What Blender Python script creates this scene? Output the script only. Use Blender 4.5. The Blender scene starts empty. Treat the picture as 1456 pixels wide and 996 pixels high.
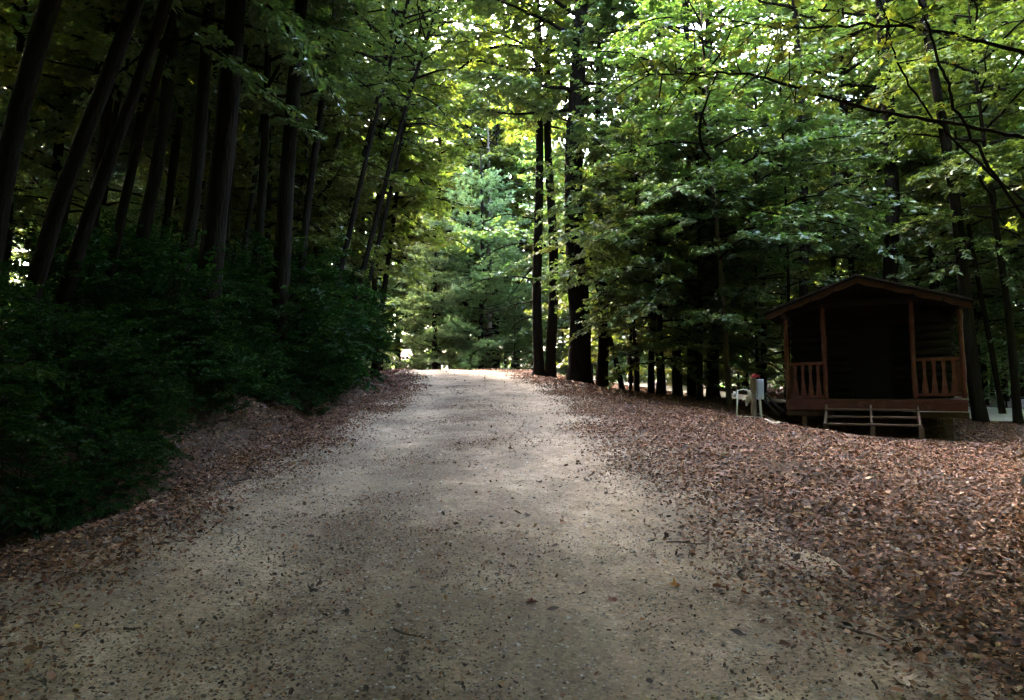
import bpy, math, random
import numpy as np
from mathutils import Vector, Matrix, Quaternion

R = math.radians
SC = bpy.context.scene
COL = SC.collection
random.seed(7)
RNG = np.random.default_rng(7)

# ------------------------------------------------------------------ camera
PITCH = R(3.0)
FPX = 1050.0                       # focal length in photo pixels (photo 1456 x 996)
EYE = Vector((0.0, 0.0, 1.6))
cam_d = bpy.data.cameras.new('camera')
cam_d.sensor_width = 36.0
cam_d.lens = 36.0 * FPX / 1456.0
cam_d.clip_start = 0.05
cam_d.clip_end = 2000.0
cam = bpy.data.objects.new('camera', cam_d)
cam.location = EYE
cam.rotation_euler = (R(90) + PITCH, 0, 0)
COL.objects.link(cam)
SC.camera = cam

# ------------------------------------------------------------------ sky, sun, exposure
SUN_EL, SUN_AZ = R(42.0), R(-42.0)         # sun ahead and to the left, behind the left wood
world = bpy.data.worlds.new('World')
SC.world = world
world.use_nodes = True
wn = world.node_tree
sky = wn.nodes.new('ShaderNodeTexSky')
sky.sky_type = 'NISHITA'
sky.sun_disc = False
sky.sun_elevation = SUN_EL
sky.sun_rotation = SUN_AZ
sky.dust_density = 4.5
sky.air_density = 0.9
sky.ozone_density = 0.3
wn.links.new(sky.outputs[0], wn.nodes['Background'].inputs[0])
wn.nodes['Background'].inputs[1].default_value = 0.15
sun_d = bpy.data.lights.new('sun', 'SUN')
sun_d.energy = 0.6
sun_d.angle = R(10)
sun_d.color = (1.0, 0.86, 0.66)
sun = bpy.data.objects.new('sun', sun_d)
sd = Vector((math.sin(SUN_AZ) * math.cos(SUN_EL), math.cos(SUN_AZ) * math.cos(SUN_EL), math.sin(SUN_EL)))
sun.rotation_euler = sd.to_track_quat('Z', 'Y').to_euler()
sun.location = (0, 0, 60)
COL.objects.link(sun)
vs = SC.view_settings
vs.view_transform = 'Standard'
vs.look = 'None'
vs.gamma = 1.0
vs.use_curve_mapping = False
vs.exposure = 6.3
SC.render.engine = 'CYCLES'
cy = SC.cycles
cy.use_denoising = True
cy.max_bounces = 5
cy.diffuse_bounces = 2
cy.glossy_bounces = 2
cy.transmission_bounces = 4
cy.transparent_max_bounces = 4
cy.use_adaptive_sampling = True
cy.adaptive_threshold = 0.03
cy.caustics_reflective = False
cy.caustics_refractive = False

# ------------------------------------------------------------------ helpers
def tag(o, label=None, cat=None, group=None, kind=None):
    if label: o['label'] = label
    if cat: o['category'] = cat
    if group: o['group'] = group
    if kind: o['kind'] = kind
    return o

def empty(name, loc=(0, 0, 0), rot=None):
    o = bpy.data.objects.new(name, None)
    o.empty_display_size = 0.2
    o.location = loc
    if rot is not None: o.rotation_euler = rot
    COL.objects.link(o)
    return o

def link(name, me, parent=None, mat=None):
    o = bpy.data.objects.new(name, me)
    COL.objects.link(o)
    if parent is not None: o.parent = parent
    if mat is not None and not me.materials: me.materials.append(mat)
    return o

def np_mesh(name, V, F, mat=None, rnd=None, smooth=False):
    """F: (n,3) or (n,4) array, or a list of such arrays"""
    me = bpy.data.meshes.new(name)
    V = np.asarray(V, np.float32)
    Fs = F if isinstance(F, list) and not isinstance(F[0], tuple) else [F]
    Fs = [np.asarray(f, np.int32) for f in Fs if len(f)]
    me.vertices.add(len(V))
    me.vertices.foreach_set('co', V.ravel())
    nl = sum(f.size for f in Fs)
    nf = sum(len(f) for f in Fs)
    me.loops.add(nl)
    me.loops.foreach_set('vertex_index', np.concatenate([f.ravel() for f in Fs]))
    me.polygons.add(nf)
    tot = np.concatenate([np.full(len(f), f.shape[1], np.int32) for f in Fs])
    st = np.concatenate([[0], np.cumsum(tot)[:-1]]).astype(np.int32)
    me.polygons.foreach_set('loop_start', st)
    me.polygons.foreach_set('loop_total', tot)
    me.polygons.foreach_set('use_smooth', np.full(nf, smooth, bool))
    me.update(calc_edges=True)
    if rnd is not None:
        a = me.attributes.new('rnd', 'FLOAT', 'POINT')
        a.data.foreach_set('value', np.asarray(rnd, np.float32))
    if mat is not None: me.materials.append(mat)
    return me

class MB:
    """collects tubes, boxes, prisms into one mesh"""
    def __init__(s): s.V = []; s.F3 = []; s.F4 = []; s.n = 0
    def add(s, V, F3=None, F4=None):
        V = np.asarray(V, float)
        if F3 is not None and len(F3): s.F3.append(np.asarray(F3, int) + s.n)
        if F4 is not None and len(F4): s.F4.append(np.asarray(F4, int) + s.n)
        s.V.append(V); s.n += len(V)
    def tube(s, pts, rad, sides=6, cap=True, jag=0.0, rng=RNG):
        P = np.asarray(pts, float); n = len(P)
        rad = np.broadcast_to(np.asarray(rad, float), (n,))
        T = np.gradient(P, axis=0)
        T /= np.linalg.norm(T, axis=1, keepdims=True) + 1e-9
        ref = np.array([0, 0, 1.0]) if abs(T[0][2]) < .9 else np.array([1.0, 0, 0])
        A = np.cross(T, ref); A /= np.linalg.norm(A, axis=1, keepdims=True) + 1e-9
        B = np.cross(T, A)
        an = np.arange(sides) * 2 * np.pi / sides
        rr = rad[:, None] * (1 + jag * rng.standard_normal((n, sides)))
        V = P[:, None, :] + rr[..., None] * (np.cos(an)[None, :, None] * A[:, None, :] + np.sin(an)[None, :, None] * B[:, None, :])
        V = V.reshape(-1, 3)
        i = np.arange(n - 1)[:, None] * sides; j = np.arange(sides)[None, :]; k = (j + 1) % sides
        F4 = np.stack([i + j, i + k, i + sides + k, i + sides + j], -1).reshape(-1, 4)
        F3 = []
        if cap:
            V = np.vstack([V, P[:1], P[-1:]])
            c0, c1 = n * sides, n * sides + 1
            for a in range(sides):
                b = (a + 1) % sides
                F3.append((c0, b, a)); F3.append((c1, (n - 1) * sides + a, (n - 1) * sides + b))
        s.add(V, F3, F4); return s
    def box(s, c, size, rot=None):
        h = np.array(size) / 2
        V = np.array([[x, y, z] for x in (-1, 1) for y in (-1, 1) for z in (-1, 1)], float) * h
        if rot is not None:
            V = V @ np.array(rot).T
        V = V + np.array(c)
        s.add(V, None, [(0, 1, 3, 2), (4, 6, 7, 5), (0, 4, 5, 1), (2, 3, 7, 6), (0, 2, 6, 4), (1, 5, 7, 3)]); return s
    def prism(s, poly, y0, y1):
        """poly: list of (x,z) outline (counter-clockwise), extruded along y; faces as a fan of quads round the centre"""
        n = len(poly); P = np.array(poly, float); c = P.mean(0)
        V = [(x, y0, z) for x, z in poly] + [(x, y1, z) for x, z in poly] + [(c[0], y0, c[1]), (c[0], y1, c[1])]
        F4 = [(i, (i + 1) % n, n + (i + 1) % n, n + i) for i in range(n)]
        F3 = [(2 * n, (i + 1) % n, i) for i in range(n)] + [(2 * n + 1, n + i, n + (i + 1) % n) for i in range(n)]
        s.add(V, F3, F4); return s
    def mesh(s, name, mat, smooth=False):
        V = np.vstack(s.V)
        F = []
        if s.F3: F.append(np.vstack(s.F3))
        if s.F4: F.append(np.vstack(s.F4))
        return np_mesh(name, V, F, mat, smooth=smooth)
    def obj(s, name, mat, parent=None, smooth=False, bevel=0.0):
        o = link(name, s.mesh(name, mat, smooth), parent)
        if bevel:
            b = o.modifiers.new('bevel', 'BEVEL'); b.width = bevel; b.segments = 1
        return o

# ------------------------------------------------------------------ node materials
def mat(name):
    m = bpy.data.materials.new(name); m.use_nodes = True
    nt = m.node_tree; nt.nodes.clear()
    out = nt.nodes.new('ShaderNodeOutputMaterial')
    return m, nt, out
def N(nt, t, **kw):
    n = nt.nodes.new(t)
    for k, v in kw.items():
        if k in n.inputs: n.inputs[k].default_value = v
        else: setattr(n, k, v)
    return n
def ramp(nt, fac, stops):
    r = nt.nodes.new('ShaderNodeValToRGB')
    e = r.color_ramp.elements
    while len(e) < len(stops): e.new(0.5)
    for i, (p, c) in enumerate(stops):
        e[i].position = p; e[i].color = (c[0], c[1], c[2], 1)
    nt.links.new(fac, r.inputs[0])
    return r.outputs[0]
def noise(nt, vec, scale, detail=4, rough=0.55):
    n = nt.nodes.new('ShaderNodeTexNoise')
    n.inputs['Scale'].default_value = scale; n.inputs['Detail'].default_value = detail; n.inputs['Roughness'].default_value = rough
    if vec is not None: nt.links.new(vec, n.inputs['Vector'])
    return n.outputs['Fac']
def mapping(nt, scale, coord='Object'):
    t = nt.nodes.new('ShaderNodeTexCoord'); m = nt.nodes.new('ShaderNodeMapping')
    m.inputs['Scale'].default_value = scale
    nt.links.new(t.outputs[coord], m.inputs['Vector'])
    return m.outputs[0]
def mix(nt, fac, a, b, typ='MIX'):
    m = nt.nodes.new('ShaderNodeMix'); m.data_type = 'RGBA'; m.blend_type = typ
    for i, v in ((0, fac), (6, a), (7, b)):
        if hasattr(v, 'links'): nt.links.new(v, m.inputs[i])
        elif i == 0: m.inputs[0].default_value = v
        else: m.inputs[i].default_value = (v[0], v[1], v[2], 1)
    return m.outputs[2]

def leaf_mat(name, stops, trans, tmix=0.45, gloss=0.05):
    m, nt, out = mat(name)
    at = N(nt, 'ShaderNodeAttribute', attribute_name='rnd')
    oi = nt.nodes.new('ShaderNodeObjectInfo')
    col = ramp(nt, at.outputs['Fac'], stops)
    hs = nt.nodes.new('ShaderNodeHueSaturation')
    mr = N(nt, 'ShaderNodeMapRange', **{'To Min': 0.75, 'To Max': 1.25}); nt.links.new(oi.outputs['Random'], mr.inputs[0])
    mh = N(nt, 'ShaderNodeMapRange', **{'To Min': 0.485, 'To Max': 0.515}); nt.links.new(oi.outputs['Random'], mh.inputs[0])
    nt.links.new(mr.outputs[0], hs.inputs['Value']); nt.links.new(mh.outputs[0], hs.inputs['Hue']); nt.links.new(col, hs.inputs['Color'])
    d = nt.nodes.new('ShaderNodeBsdfDiffuse'); nt.links.new(hs.outputs[0], d.inputs[0])
    t = nt.nodes.new('ShaderNodeBsdfTranslucent')
    tc = mix(nt, 1.0, hs.outputs[0], trans, 'MULTIPLY'); nt.links.new(tc, t.inputs[0])
    mx = nt.nodes.new('ShaderNodeMixShader'); mx.inputs[0].default_value = tmix
    nt.links.new(d.outputs[0], mx.inputs[1]); nt.links.new(t.outputs[0], mx.inputs[2])
    g = N(nt, 'ShaderNodeBsdfGlossy', Roughness=0.42)
    m2 = nt.nodes.new('ShaderNodeMixShader'); m2.inputs[0].default_value = gloss
    nt.links.new(mx.outputs[0], m2.inputs[1]); nt.links.new(g.outputs[0], m2.inputs[2])
    nt.links.new(m2.outputs[0], out.inputs[0])
    return m

def wood_mat(name, c0, c1, rough=0.75, sc=(6, 6, 60), bump=0.3, wear=None):
    m, nt, out = mat(name)
    v = mapping(nt, sc)
    f = noise(nt, v, 1.0, 6, 0.6)
    col = ramp(nt, f, [(0.3, c0), (0.7, c1)])
    if wear:
        w = noise(nt, mapping(nt, (3, 3, 3)), 1.0, 5, 0.7)
        wr = nt.nodes.new('ShaderNodeMapRange'); wr.inputs[1].default_value = .52; wr.inputs[2].default_value = .72
        nt.links.new(w, wr.inputs[0])
        col = mix(nt, wr.outputs[0], col, wear)
    b = N(nt, 'ShaderNodeBump', Strength=bump, Distance=0.01); nt.links.new(f, b.inputs['Height'])
    p = N(nt, 'ShaderNodeBsdfPrincipled', Roughness=rough)
    p.inputs['Specular IOR Level'].default_value = 0.25
    nt.links.new(col, p.inputs['Base Color']); nt.links.new(b.outputs[0], p.inputs['Normal'])
    nt.links.new(p.outputs[0], out.inputs[0])
    return m

def plain_mat(name, c, rough=0.6, metal=0.0, var=0.15, spec=0.3):
    m, nt, out = mat(name)
    f = noise(nt, mapping(nt, (9, 9, 9)), 1.0, 5, 0.65)
    col = ramp(nt, f, [(0.25, [x * (1 - 2 * var) for x in c]), (0.75, [min(1, x * (1 + var)) for x in c])])
    p = N(nt, 'ShaderNodeBsdfPrincipled', Roughness=rough, Metallic=metal)
    p.inputs['Specular IOR Level'].default_value = spec
    nt.links.new(col, p.inputs['Base Color']); nt.links.new(p.outputs[0], out.inputs[0])
    return m

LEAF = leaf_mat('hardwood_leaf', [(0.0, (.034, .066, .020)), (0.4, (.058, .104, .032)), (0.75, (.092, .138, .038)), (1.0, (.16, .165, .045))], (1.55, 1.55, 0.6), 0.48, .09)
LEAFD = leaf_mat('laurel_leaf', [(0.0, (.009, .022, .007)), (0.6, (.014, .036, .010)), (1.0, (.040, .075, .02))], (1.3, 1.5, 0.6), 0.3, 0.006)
LEAFY = leaf_mat('maple_leaf', [(0.0, (.058, .088, .020)), (0.5, (.098, .130, .028)), (0.97, (.150, .165, .034)), (1.0, (.30, .12, .02))], (1.5, 1.5, 0.5), 0.5, .07)
NEEDLE = leaf_mat('pine_needle', [(0.0, (.105, .165, .070)), (0.6, (.165, .235, .105)), (1.0, (.22, .25, .09))], (1.2, 1.25, 0.8), 0.45, 0.05)
LITTER = leaf_mat('dry_leaf', [(0.0, (.018, .011, .007)), (0.25, (.060, .030, .016)), (0.5, (.132, .056, .025)), (0.78, (.200, .090, .038)), (0.95, (.26, .155, .07)), (1.0, (.38, .28, .14))], (0.9, 0.8, 0.7), 0.12, 0.04)

def bark_mat(name, c0, c1, c2):
    m, nt, out = mat(name)
    v = mapping(nt, (1, 1, .16))
    vo = nt.nodes.new('ShaderNodeTexVoronoi'); vo.inputs['Scale'].default_value = 16; vo.feature = 'DISTANCE_TO_EDGE'
    nt.links.new(v, vo.inputs['Vector'])
    f = noise(nt, v, 9, 6, 0.65)
    big = noise(nt, mapping(nt, (1, 1, 1)), 1.3, 3)
    c = ramp(nt, f, [(0.3, c0), (0.7, c1)])
    mr = nt.nodes.new('ShaderNodeMapRange'); mr.inputs[1].default_value = .5; mr.inputs[2].default_value = .7; mr.inputs[4].default_value = .7
    nt.links.new(big, mr.inputs[0])
    c = mix(nt, mr.outputs[0], c, c2)
    b = N(nt, 'ShaderNodeBump', Strength=0.8, Distance=0.03); nt.links.new(vo.outputs['Distance'], b.inputs['Height'])
    p = N(nt, 'ShaderNodeBsdfPrincipled', Roughness=0.95); p.inputs['Specular IOR Level'].default_value = .02
    nt.links.new(c, p.inputs['Base Color']); nt.links.new(b.outputs[0], p.inputs['Normal']); nt.links.new(p.outputs[0], out.inputs[0])
    return m
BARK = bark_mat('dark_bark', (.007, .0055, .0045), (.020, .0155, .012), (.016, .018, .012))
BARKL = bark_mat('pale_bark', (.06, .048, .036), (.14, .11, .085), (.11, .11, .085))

# ------------------------------------------------------------------ the lie of the land
def sstep(a, b, x):
    t = np.clip((x - a) / (b - a), 0, 1); return t * t * (3 - 2 * t)
def road_c(y):
    y = np.asarray(y, float)
    t = np.clip(y - 15, 0, None)
    return -0.6 - 0.0056 * np.minimum(t, 26) ** 2 - np.clip(t - 26, 0, None) * 0.29 * 1.6 - .05 * np.clip(t - 23, 0, 12) ** 2
def road_p(y):
    y = np.asarray(y, float)
    up = 0.07 * y
    k = 1.1                                       # how sharply the crest rounds off
    return up - 0.105 * k * np.log1p(np.exp(np.clip((y - 37.6) / k, -40, 40)))
def vnoise(x, y, s, seed=0):
    """cheap smooth value noise"""
    r = np.random.default_rng(seed).random((64, 64))
    u, v = np.asarray(x) / s, np.asarray(y) / s
    i, j = np.floor(u).astype(int), np.floor(v).astype(int)
    a, b = u - i, v - j
    a = a * a * (3 - 2 * a); b = b * b * (3 - 2 * b)
    g = lambda p, q: r[p % 64, q % 64]
    return (g(i, j) * (1 - a) + g(i + 1, j) * a) * (1 - b) + (g(i, j + 1) * (1 - a) + g(i + 1, j + 1) * a) * b - 0.5
def ground_z(x, y):
    x = np.asarray(x, float); y = np.asarray(y, float)
    q = x - road_c(y)                              # across the road
    z = road_p(y)
    # right: falls away gently, then a dip behind the leafy shoulder
    t = np.clip(q - 2.9, 0, None)
    z = z - 0.55 * (1 - np.exp(-(t / 5.2) ** 1.5)) - 0.035 * np.clip(t - 6, 0, 40)
    z = z - 0.45 * sstep(20, 26, y - 0.25 * (x - 3)) * sstep(3.2, 6.5, q) * np.exp(-((y - 26) / 14.0) ** 2)
    z = z - .27 * np.exp(-((x - 7.7) / 3.0) ** 2 - ((y - 17.4) / 2.3) ** 2)     # level pad of the cabin
    # left: shallow ditch, then the wooded bank
    l = np.clip(-q - 2.5, 0, None)
    z = z - 0.16 * np.exp(-((l - 1.0) / 0.6) ** 2)
    bank = 0.62 * np.clip(l - 1.35 - 0.5 * vnoise(y, x * 0, 3.0, 5), 0, None)
    z = z + 2.1 * np.tanh(bank / 2.1) + 0.06 * np.clip(l - 8, 0, 60)
    rough = sstep(2.3, 4.0, np.abs(q))
    z = z + rough * (0.22 * vnoise(x, y, 2.6, 1) + 0.10 * vnoise(x, y, 0.9, 2)) * (1 + 0.8 * (q < 0))
    z = z + 0.035 * vnoise(x, y, 1.3, 3) - 0.03 * np.exp(-((q + 1.15) / .35) ** 2) - 0.03 * np.exp(-((q - 1.15) / .35) ** 2)
    return z
def gz(x, y): return float(ground_z(np.array([x]), np.array([y]))[0])
def ray(u, v):
    """direction of the photo pixel (u, v), with y component 1"""
    a, b = (u - 728) / FPX, (498 - v) / FPX
    d = Vector((a, math.cos(PITCH) - b * math.sin(PITCH), math.sin(PITCH) + b * math.cos(PITCH)))
    return d / d.y
def at(u, v, y): return EYE + ray(u, v) * y
def on_ground(u, v):
    d = ray(u, v); y = 2.0
    while y < 80:
        p = EYE + d * y
        if p.z <= gz(p.x, p.y): return p
        y += 0.05
    return EYE + d * 40

# ground sheet
gx = np.concatenate([-np.geomspace(300, 12, 26), np.arange(-11.5, 14.01, 0.17), np.geomspace(14.6, 300, 26)])
gy = np.concatenate([-np.geomspace(300, 4, 18), np.arange(-3.5, 44.01, 0.2), np.geomspace(45, 400, 26)])
X, Y = np.meshgrid(gx, gy)
def grid_faces(nx, ny):
    i = np.arange(ny - 1)[:, None] * nx + np.arange(nx - 1)[None, :]
    return np.stack([i, i + 1, i + nx + 1, i + nx], -1).reshape(-1, 4)

def ground_mat():
    m, nt, out = mat('forest_floor')
    v = mapping(nt, (1, 1, 1))
    vo = nt.nodes.new('ShaderNodeTexVoronoi'); vo.inputs['Scale'].default_value = 14; nt.links.new(v, vo.inputs['Vector'])
    sep = nt.nodes.new('ShaderNodeSeparateColor'); nt.links.new(vo.outputs['Color'], sep.inputs[0])
    c = ramp(nt, sep.outputs[0], [(0, (.020, .013, .008)), (.4, (.055, .031, .019)), (.75, (.10, .054, .033)), (1, (.15, .088, .053))])
    f = noise(nt, v, 1.1, 5)
    c = mix(nt, f, c, (.032, .021, .014))
    b = N(nt, 'ShaderNodeBump', Strength=0.9, Distance=0.03); nt.links.new(sep.outputs[1], b.inputs['Height'])
    p = N(nt, 'ShaderNodeBsdfPrincipled', Roughness=0.9); p.inputs['Specular IOR Level'].default_value = .15
    nt.links.new(c, p.inputs['Base Color']); nt.links.new(b.outputs[0], p.inputs['Normal']); nt.links.new(p.outputs[0], out.inputs[0])
    return m
def gravel_mat(name, lo, mid, hi, worn=False):
    m, nt, out = mat(name)
    v = mapping(nt, (1, 1, 1))
    big = noise(nt, mapping(nt, (1, .45, 1)), 0.75, 6, 0.62)
    med = noise(nt, mapping(nt, (1, .8, 1)), 5.0, 7, 0.7)
    fine = noise(nt, v, 55, 6, 0.75)
    c = ramp(nt, med, [(.28, lo), (.5, mid), (.72, hi)])
    mr = nt.nodes.new('ShaderNodeMapRange'); mr.inputs[1].default_value = .36; mr.inputs[2].default_value = .62; mr.inputs[4].default_value = .85
    nt.links.new(big, mr.inputs[0])
    c = mix(nt, mr.outputs[0], c, [x * .55 for x in mid])
    if worn:
        at_ = N(nt, 'ShaderNodeAttribute', attribute_name='rnd')
        c = mix(nt, 1.0, c, ramp(nt, at_.outputs['Fac'], [(0, (.62, .60, .56)), (.5, (1, 1, 1)), (1, (1.45, 1.45, 1.45))]), 'MULTIPLY')
    c2 = ramp(nt, fine, [(.32, (.35, .35, .35)), (.5, (.95, .95, .95)), (.7, (1.35, 1.3, 1.25))])
    c = mix(nt, .8, c, c2, 'MULTIPLY')
    vo = nt.nodes.new('ShaderNodeTexVoronoi'); vo.inputs['Scale'].default_value = 42; nt.links.new(v, vo.inputs['Vector'])
    sep = nt.nodes.new('ShaderNodeSeparateColor'); nt.links.new(vo.outputs['Color'], sep.inputs[0])
    st = ramp(nt, sep.outputs[0], [(0, (.45, .42, .40)), (.25, (.9, .9, .9)), (.8, (1.05, 1.0, .95)), (1, (1.5, 1.5, 1.55))])
    c = mix(nt, .55, c, st, 'MULTIPLY')
    ad = nt.nodes.new('ShaderNodeMath'); ad.operation = 'ADD'
    nt.links.new(fine, ad.inputs[0]); nt.links.new(vo.outputs['Distance'], ad.inputs[1])
    b = N(nt, 'ShaderNodeBump', Strength=0.6, Distance=0.012); nt.links.new(ad.outputs[0], b.inputs['Height'])
    p = N(nt, 'ShaderNodeBsdfPrincipled', Roughness=0.9); p.inputs['Specular IOR Level'].default_value = .2
    nt.links.new(c, p.inputs['Base Color']); nt.links.new(b.outputs[0], p.inputs['Normal']); nt.links.new(p.outputs[0], out.inputs[0])
    return m

g = link('ground', np_mesh('ground', np.stack([X, Y, ground_z(X, Y)], -1).reshape(-1, 3), grid_faces(len(gx), len(gy)), ground_mat(), smooth=True))
tag(g, 'brown forest floor of soil and old leaves', kind='structure')

# gravel road: a sheet draped on the ground with uneven edges
ry = np.concatenate([np.arange(-14, 44, 0.15), np.arange(44, 70, 0.6)])
nx = 44
tt = np.linspace(-1, 1, nx)
wl = 2.75 + 0.5 * vnoise(ry, ry * 0, 1.7, 11) + 0.25 * vnoise(ry, ry * 0, 0.5, 12)
wr = 2.95 + 0.6 * vnoise(ry, ry * 0, 2.1, 13) + 0.25 * vnoise(ry, ry * 0, 0.5, 14)
RX = road_c(ry)[:, None] + np.where(tt[None, :] < 0, tt[None, :] * wl[:, None], tt[None, :] * wr[:, None])
RY = np.repeat(ry[:, None], nx, 1)
GRAVEL = gravel_mat('packed_gravel', (.118, .083, .053), (.275, .212, .150), (.40, .328, .250), True)
rz = ground_z(RX, RY) + 0.022 - 0.03 * np.clip(np.abs(tt)[None, :] - .93, 0, 1) / .07
qq = RX - road_c(RY)
worn = .48 + .40 * np.exp(-((qq - 1.45 + .3 * vnoise(RY, RY * 0, 2.3, 41)) / .55) ** 2) + .22 * np.exp(-((qq + 1.25) / .4) ** 2) - .30 * np.exp(-((qq + .35 + .4 * vnoise(RY, RY * 0, 1.9, 42)) / .65) ** 2) + .7 * vnoise(RX, RY, .8, 43) + .5 * vnoise(RX, RY, .3, 44)
g = link('gravel_road', np_mesh('gravel_road', np.stack([RX, RY, rz], -1).reshape(-1, 3), grid_faces(nx, len(ry)), GRAVEL, np.clip(worn, 0, 1).ravel(), True))
tag(g, 'packed gravel road climbing to a crest and bending left', kind='structure')

# pale campsite track that loops behind the cabin
tp = np.array([(-1.0, 47), (3.5, 40), (6.6, 35.5), (9.7, 28.5), (12.6, 23.6), (17.5, 19.5), (25, 16), (40, 12)], float)
ts = np.linspace(0, len(tp) - 1, 90); ti = np.clip(ts.astype(int), 0, len(tp) - 2); tf = (ts - ti)[:, None]
tc = tp[ti] * (1 - tf) + tp[ti + 1] * tf
for _ in range(3): tc[1:-1] = (tc[:-2] + 2 * tc[1:-1] + tc[2:]) / 4
td = np.gradient(tc, axis=0); td /= np.linalg.norm(td, axis=1, keepdims=True)
tn = np.stack([-td[:, 1], td[:, 0]], -1)
aa = np.linspace(-1.7, 1.7, 15)
TX = tc[:, 0][:, None] + tn[:, 0][:, None] * aa; TY = tc[:, 1][:, None] + tn[:, 1][:, None] * aa
TRACK = gravel_mat('pale_gravel', (.24, .22, .19), (.38, .36, .33), (.48, .46, .43))
g = link('campsite_track', np_mesh('campsite_track', np.stack([TX, TY, ground_z(TX, TY) + 0.10], -1).reshape(-1, 3), grid_faces(15, 90), TRACK, smooth=True))
tag(g, 'pale gravel track looping behind the cabin', kind='structure')

# ------------------------------------------------------------------ leaves
def rand_unit(n, rng):
    v = rng.standard_normal((n, 3)); return v / np.linalg.norm(v, axis=1, keepdims=True)
def leaf_geo(P, D, Nn, size, width=0.55, fold=0.25, rng=RNG):
    """diamond leaves folded along the midrib: 4 vertices, 2 triangles each"""
    n = len(P)
    D = D / (np.linalg.norm(D, axis=1, keepdims=True) + 1e-9)
    S = np.cross(D, Nn); S /= np.linalg.norm(S, axis=1, keepdims=True) + 1e-9
    U = np.cross(S, D)
    s = np.broadcast_to(np.asarray(size, float), (n,))[:, None]
    m = P + D * s * 0.45
    V = np.empty((n, 4, 3))
    V[:, 0] = P
    V[:, 1] = m + S * s * width * .5 + U * s * fold * .5
    V[:, 2] = P + D * s
    V[:, 3] = m - S * s * width * .5 + U * s * fold * .5
    b = (np.arange(n) * 4)[:, None]
    F = np.concatenate([b + np.array([[0, 1, 2]]), b + np.array([[0, 2, 3]])])
    return V.reshape(-1, 3), F

def spread_leaves(paths, step, size, rng, flat=0.45, droop=0.35, width=0.6, start=0.15):
    """leaves along branchlets given as (p0, p1) arrays; returns verts, faces, rnd"""
    P0 = np.array([p[0] for p in paths]); P1 = np.array([p[1] for p in paths])
    L = np.linalg.norm(P1 - P0, axis=1)
    k = np.maximum(2, (L / step).astype(int))
    idx = np.repeat(np.arange(len(paths)), k)
    n = len(idx)
    t = start + (1.05 - start) * rng.random(n)
    ax = (P1 - P0)[idx]; ax /= np.linalg.norm(ax, axis=1, keepdims=True) + 1e-9
    side = np.cross(ax, np.array([0, 0, 1.0])); side /= np.linalg.norm(side, axis=1, keepdims=True) + 1e-9
    sgn = np.where(rng.random(n) < .5, -1.0, 1.0)[:, None]
    P = P0[idx] + (P1 - P0)[idx] * t[:, None] + rand_unit(n, rng) * size * 0.35
    D = ax * (0.35 + .5 * rng.random((n, 1))) + side * sgn * (0.5 + .6 * rng.random((n, 1))) + rand_unit(n, rng) * .35
    D[:, 2] -= droop * (0.3 + rng.random(n))
    Nn = np.array([0, 0, 1.0]) + rand_unit(n, rng) * flat * 1.6
    s = size * (0.6 + 0.75 * rng.random(n))
    V, F = leaf_geo(P, D, Nn, s, width, 0.22, rng)
    base = rng.random(len(paths))[idx] * 0.5 + rng.random(n) * .5
    return V, F, np.repeat(base, 4)

def limb_path(p0, az, el, L, droop, rng, n=8, wob=0.12):
    d = np.array([math.cos(az) * math.cos(el), math.sin(az) * math.cos(el), math.sin(el)])
    P = [np.array(p0, float)]
    for i in range(n):
        d = d + rng.standard_normal(3) * wob + np.array([0, 0, -droop / n])
        d /= np.linalg.norm(d)
        P.append(P[-1] + d * L / n)
    return np.array(P)

def branchlets(path, rng, per_m, ratio, ang=(0.6, 1.1), zj=0.18, s0=0.2):
    """side shoots along a limb"""
    seg = np.linalg.norm(np.diff(path, axis=0), axis=1); L = seg.sum(); cs = np.concatenate([[0], np.cumsum(seg)])
    out = []; k = max(3, int(L * per_m)); sg = 1
    for i in range(k):
        t = s0 + (1 - s0) * (i + rng.random() * .8) / k
        s = min(t, .999) * L; j = np.searchsorted(cs, s) - 1; j = max(0, min(j, len(path) - 2))
        p = path[j] + (path[j + 1] - path[j]) * (s - cs[j]) / seg[j]
        d = (path[j + 1] - path[j]) / seg[j]
        sd = np.cross(d, [0, 0, 1.0]); sd /= np.linalg.norm(sd) + 1e-9
        a = rng.uniform(*ang); sg = -sg
        v = d * math.cos(a) + sd * sg * math.sin(a) + np.array([0, 0, rng.normal(-.02, zj)])
        ln = max(.25, ratio * L * (1.05 - t) + .18) * rng.uniform(.7, 1.25)
        out.append((p, p + v / np.linalg.norm(v) * ln))
    d = path[-1] - path[-2]
    out.append((path[-1], path[-1] + d / np.linalg.norm(d) * .35))
    return out

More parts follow.
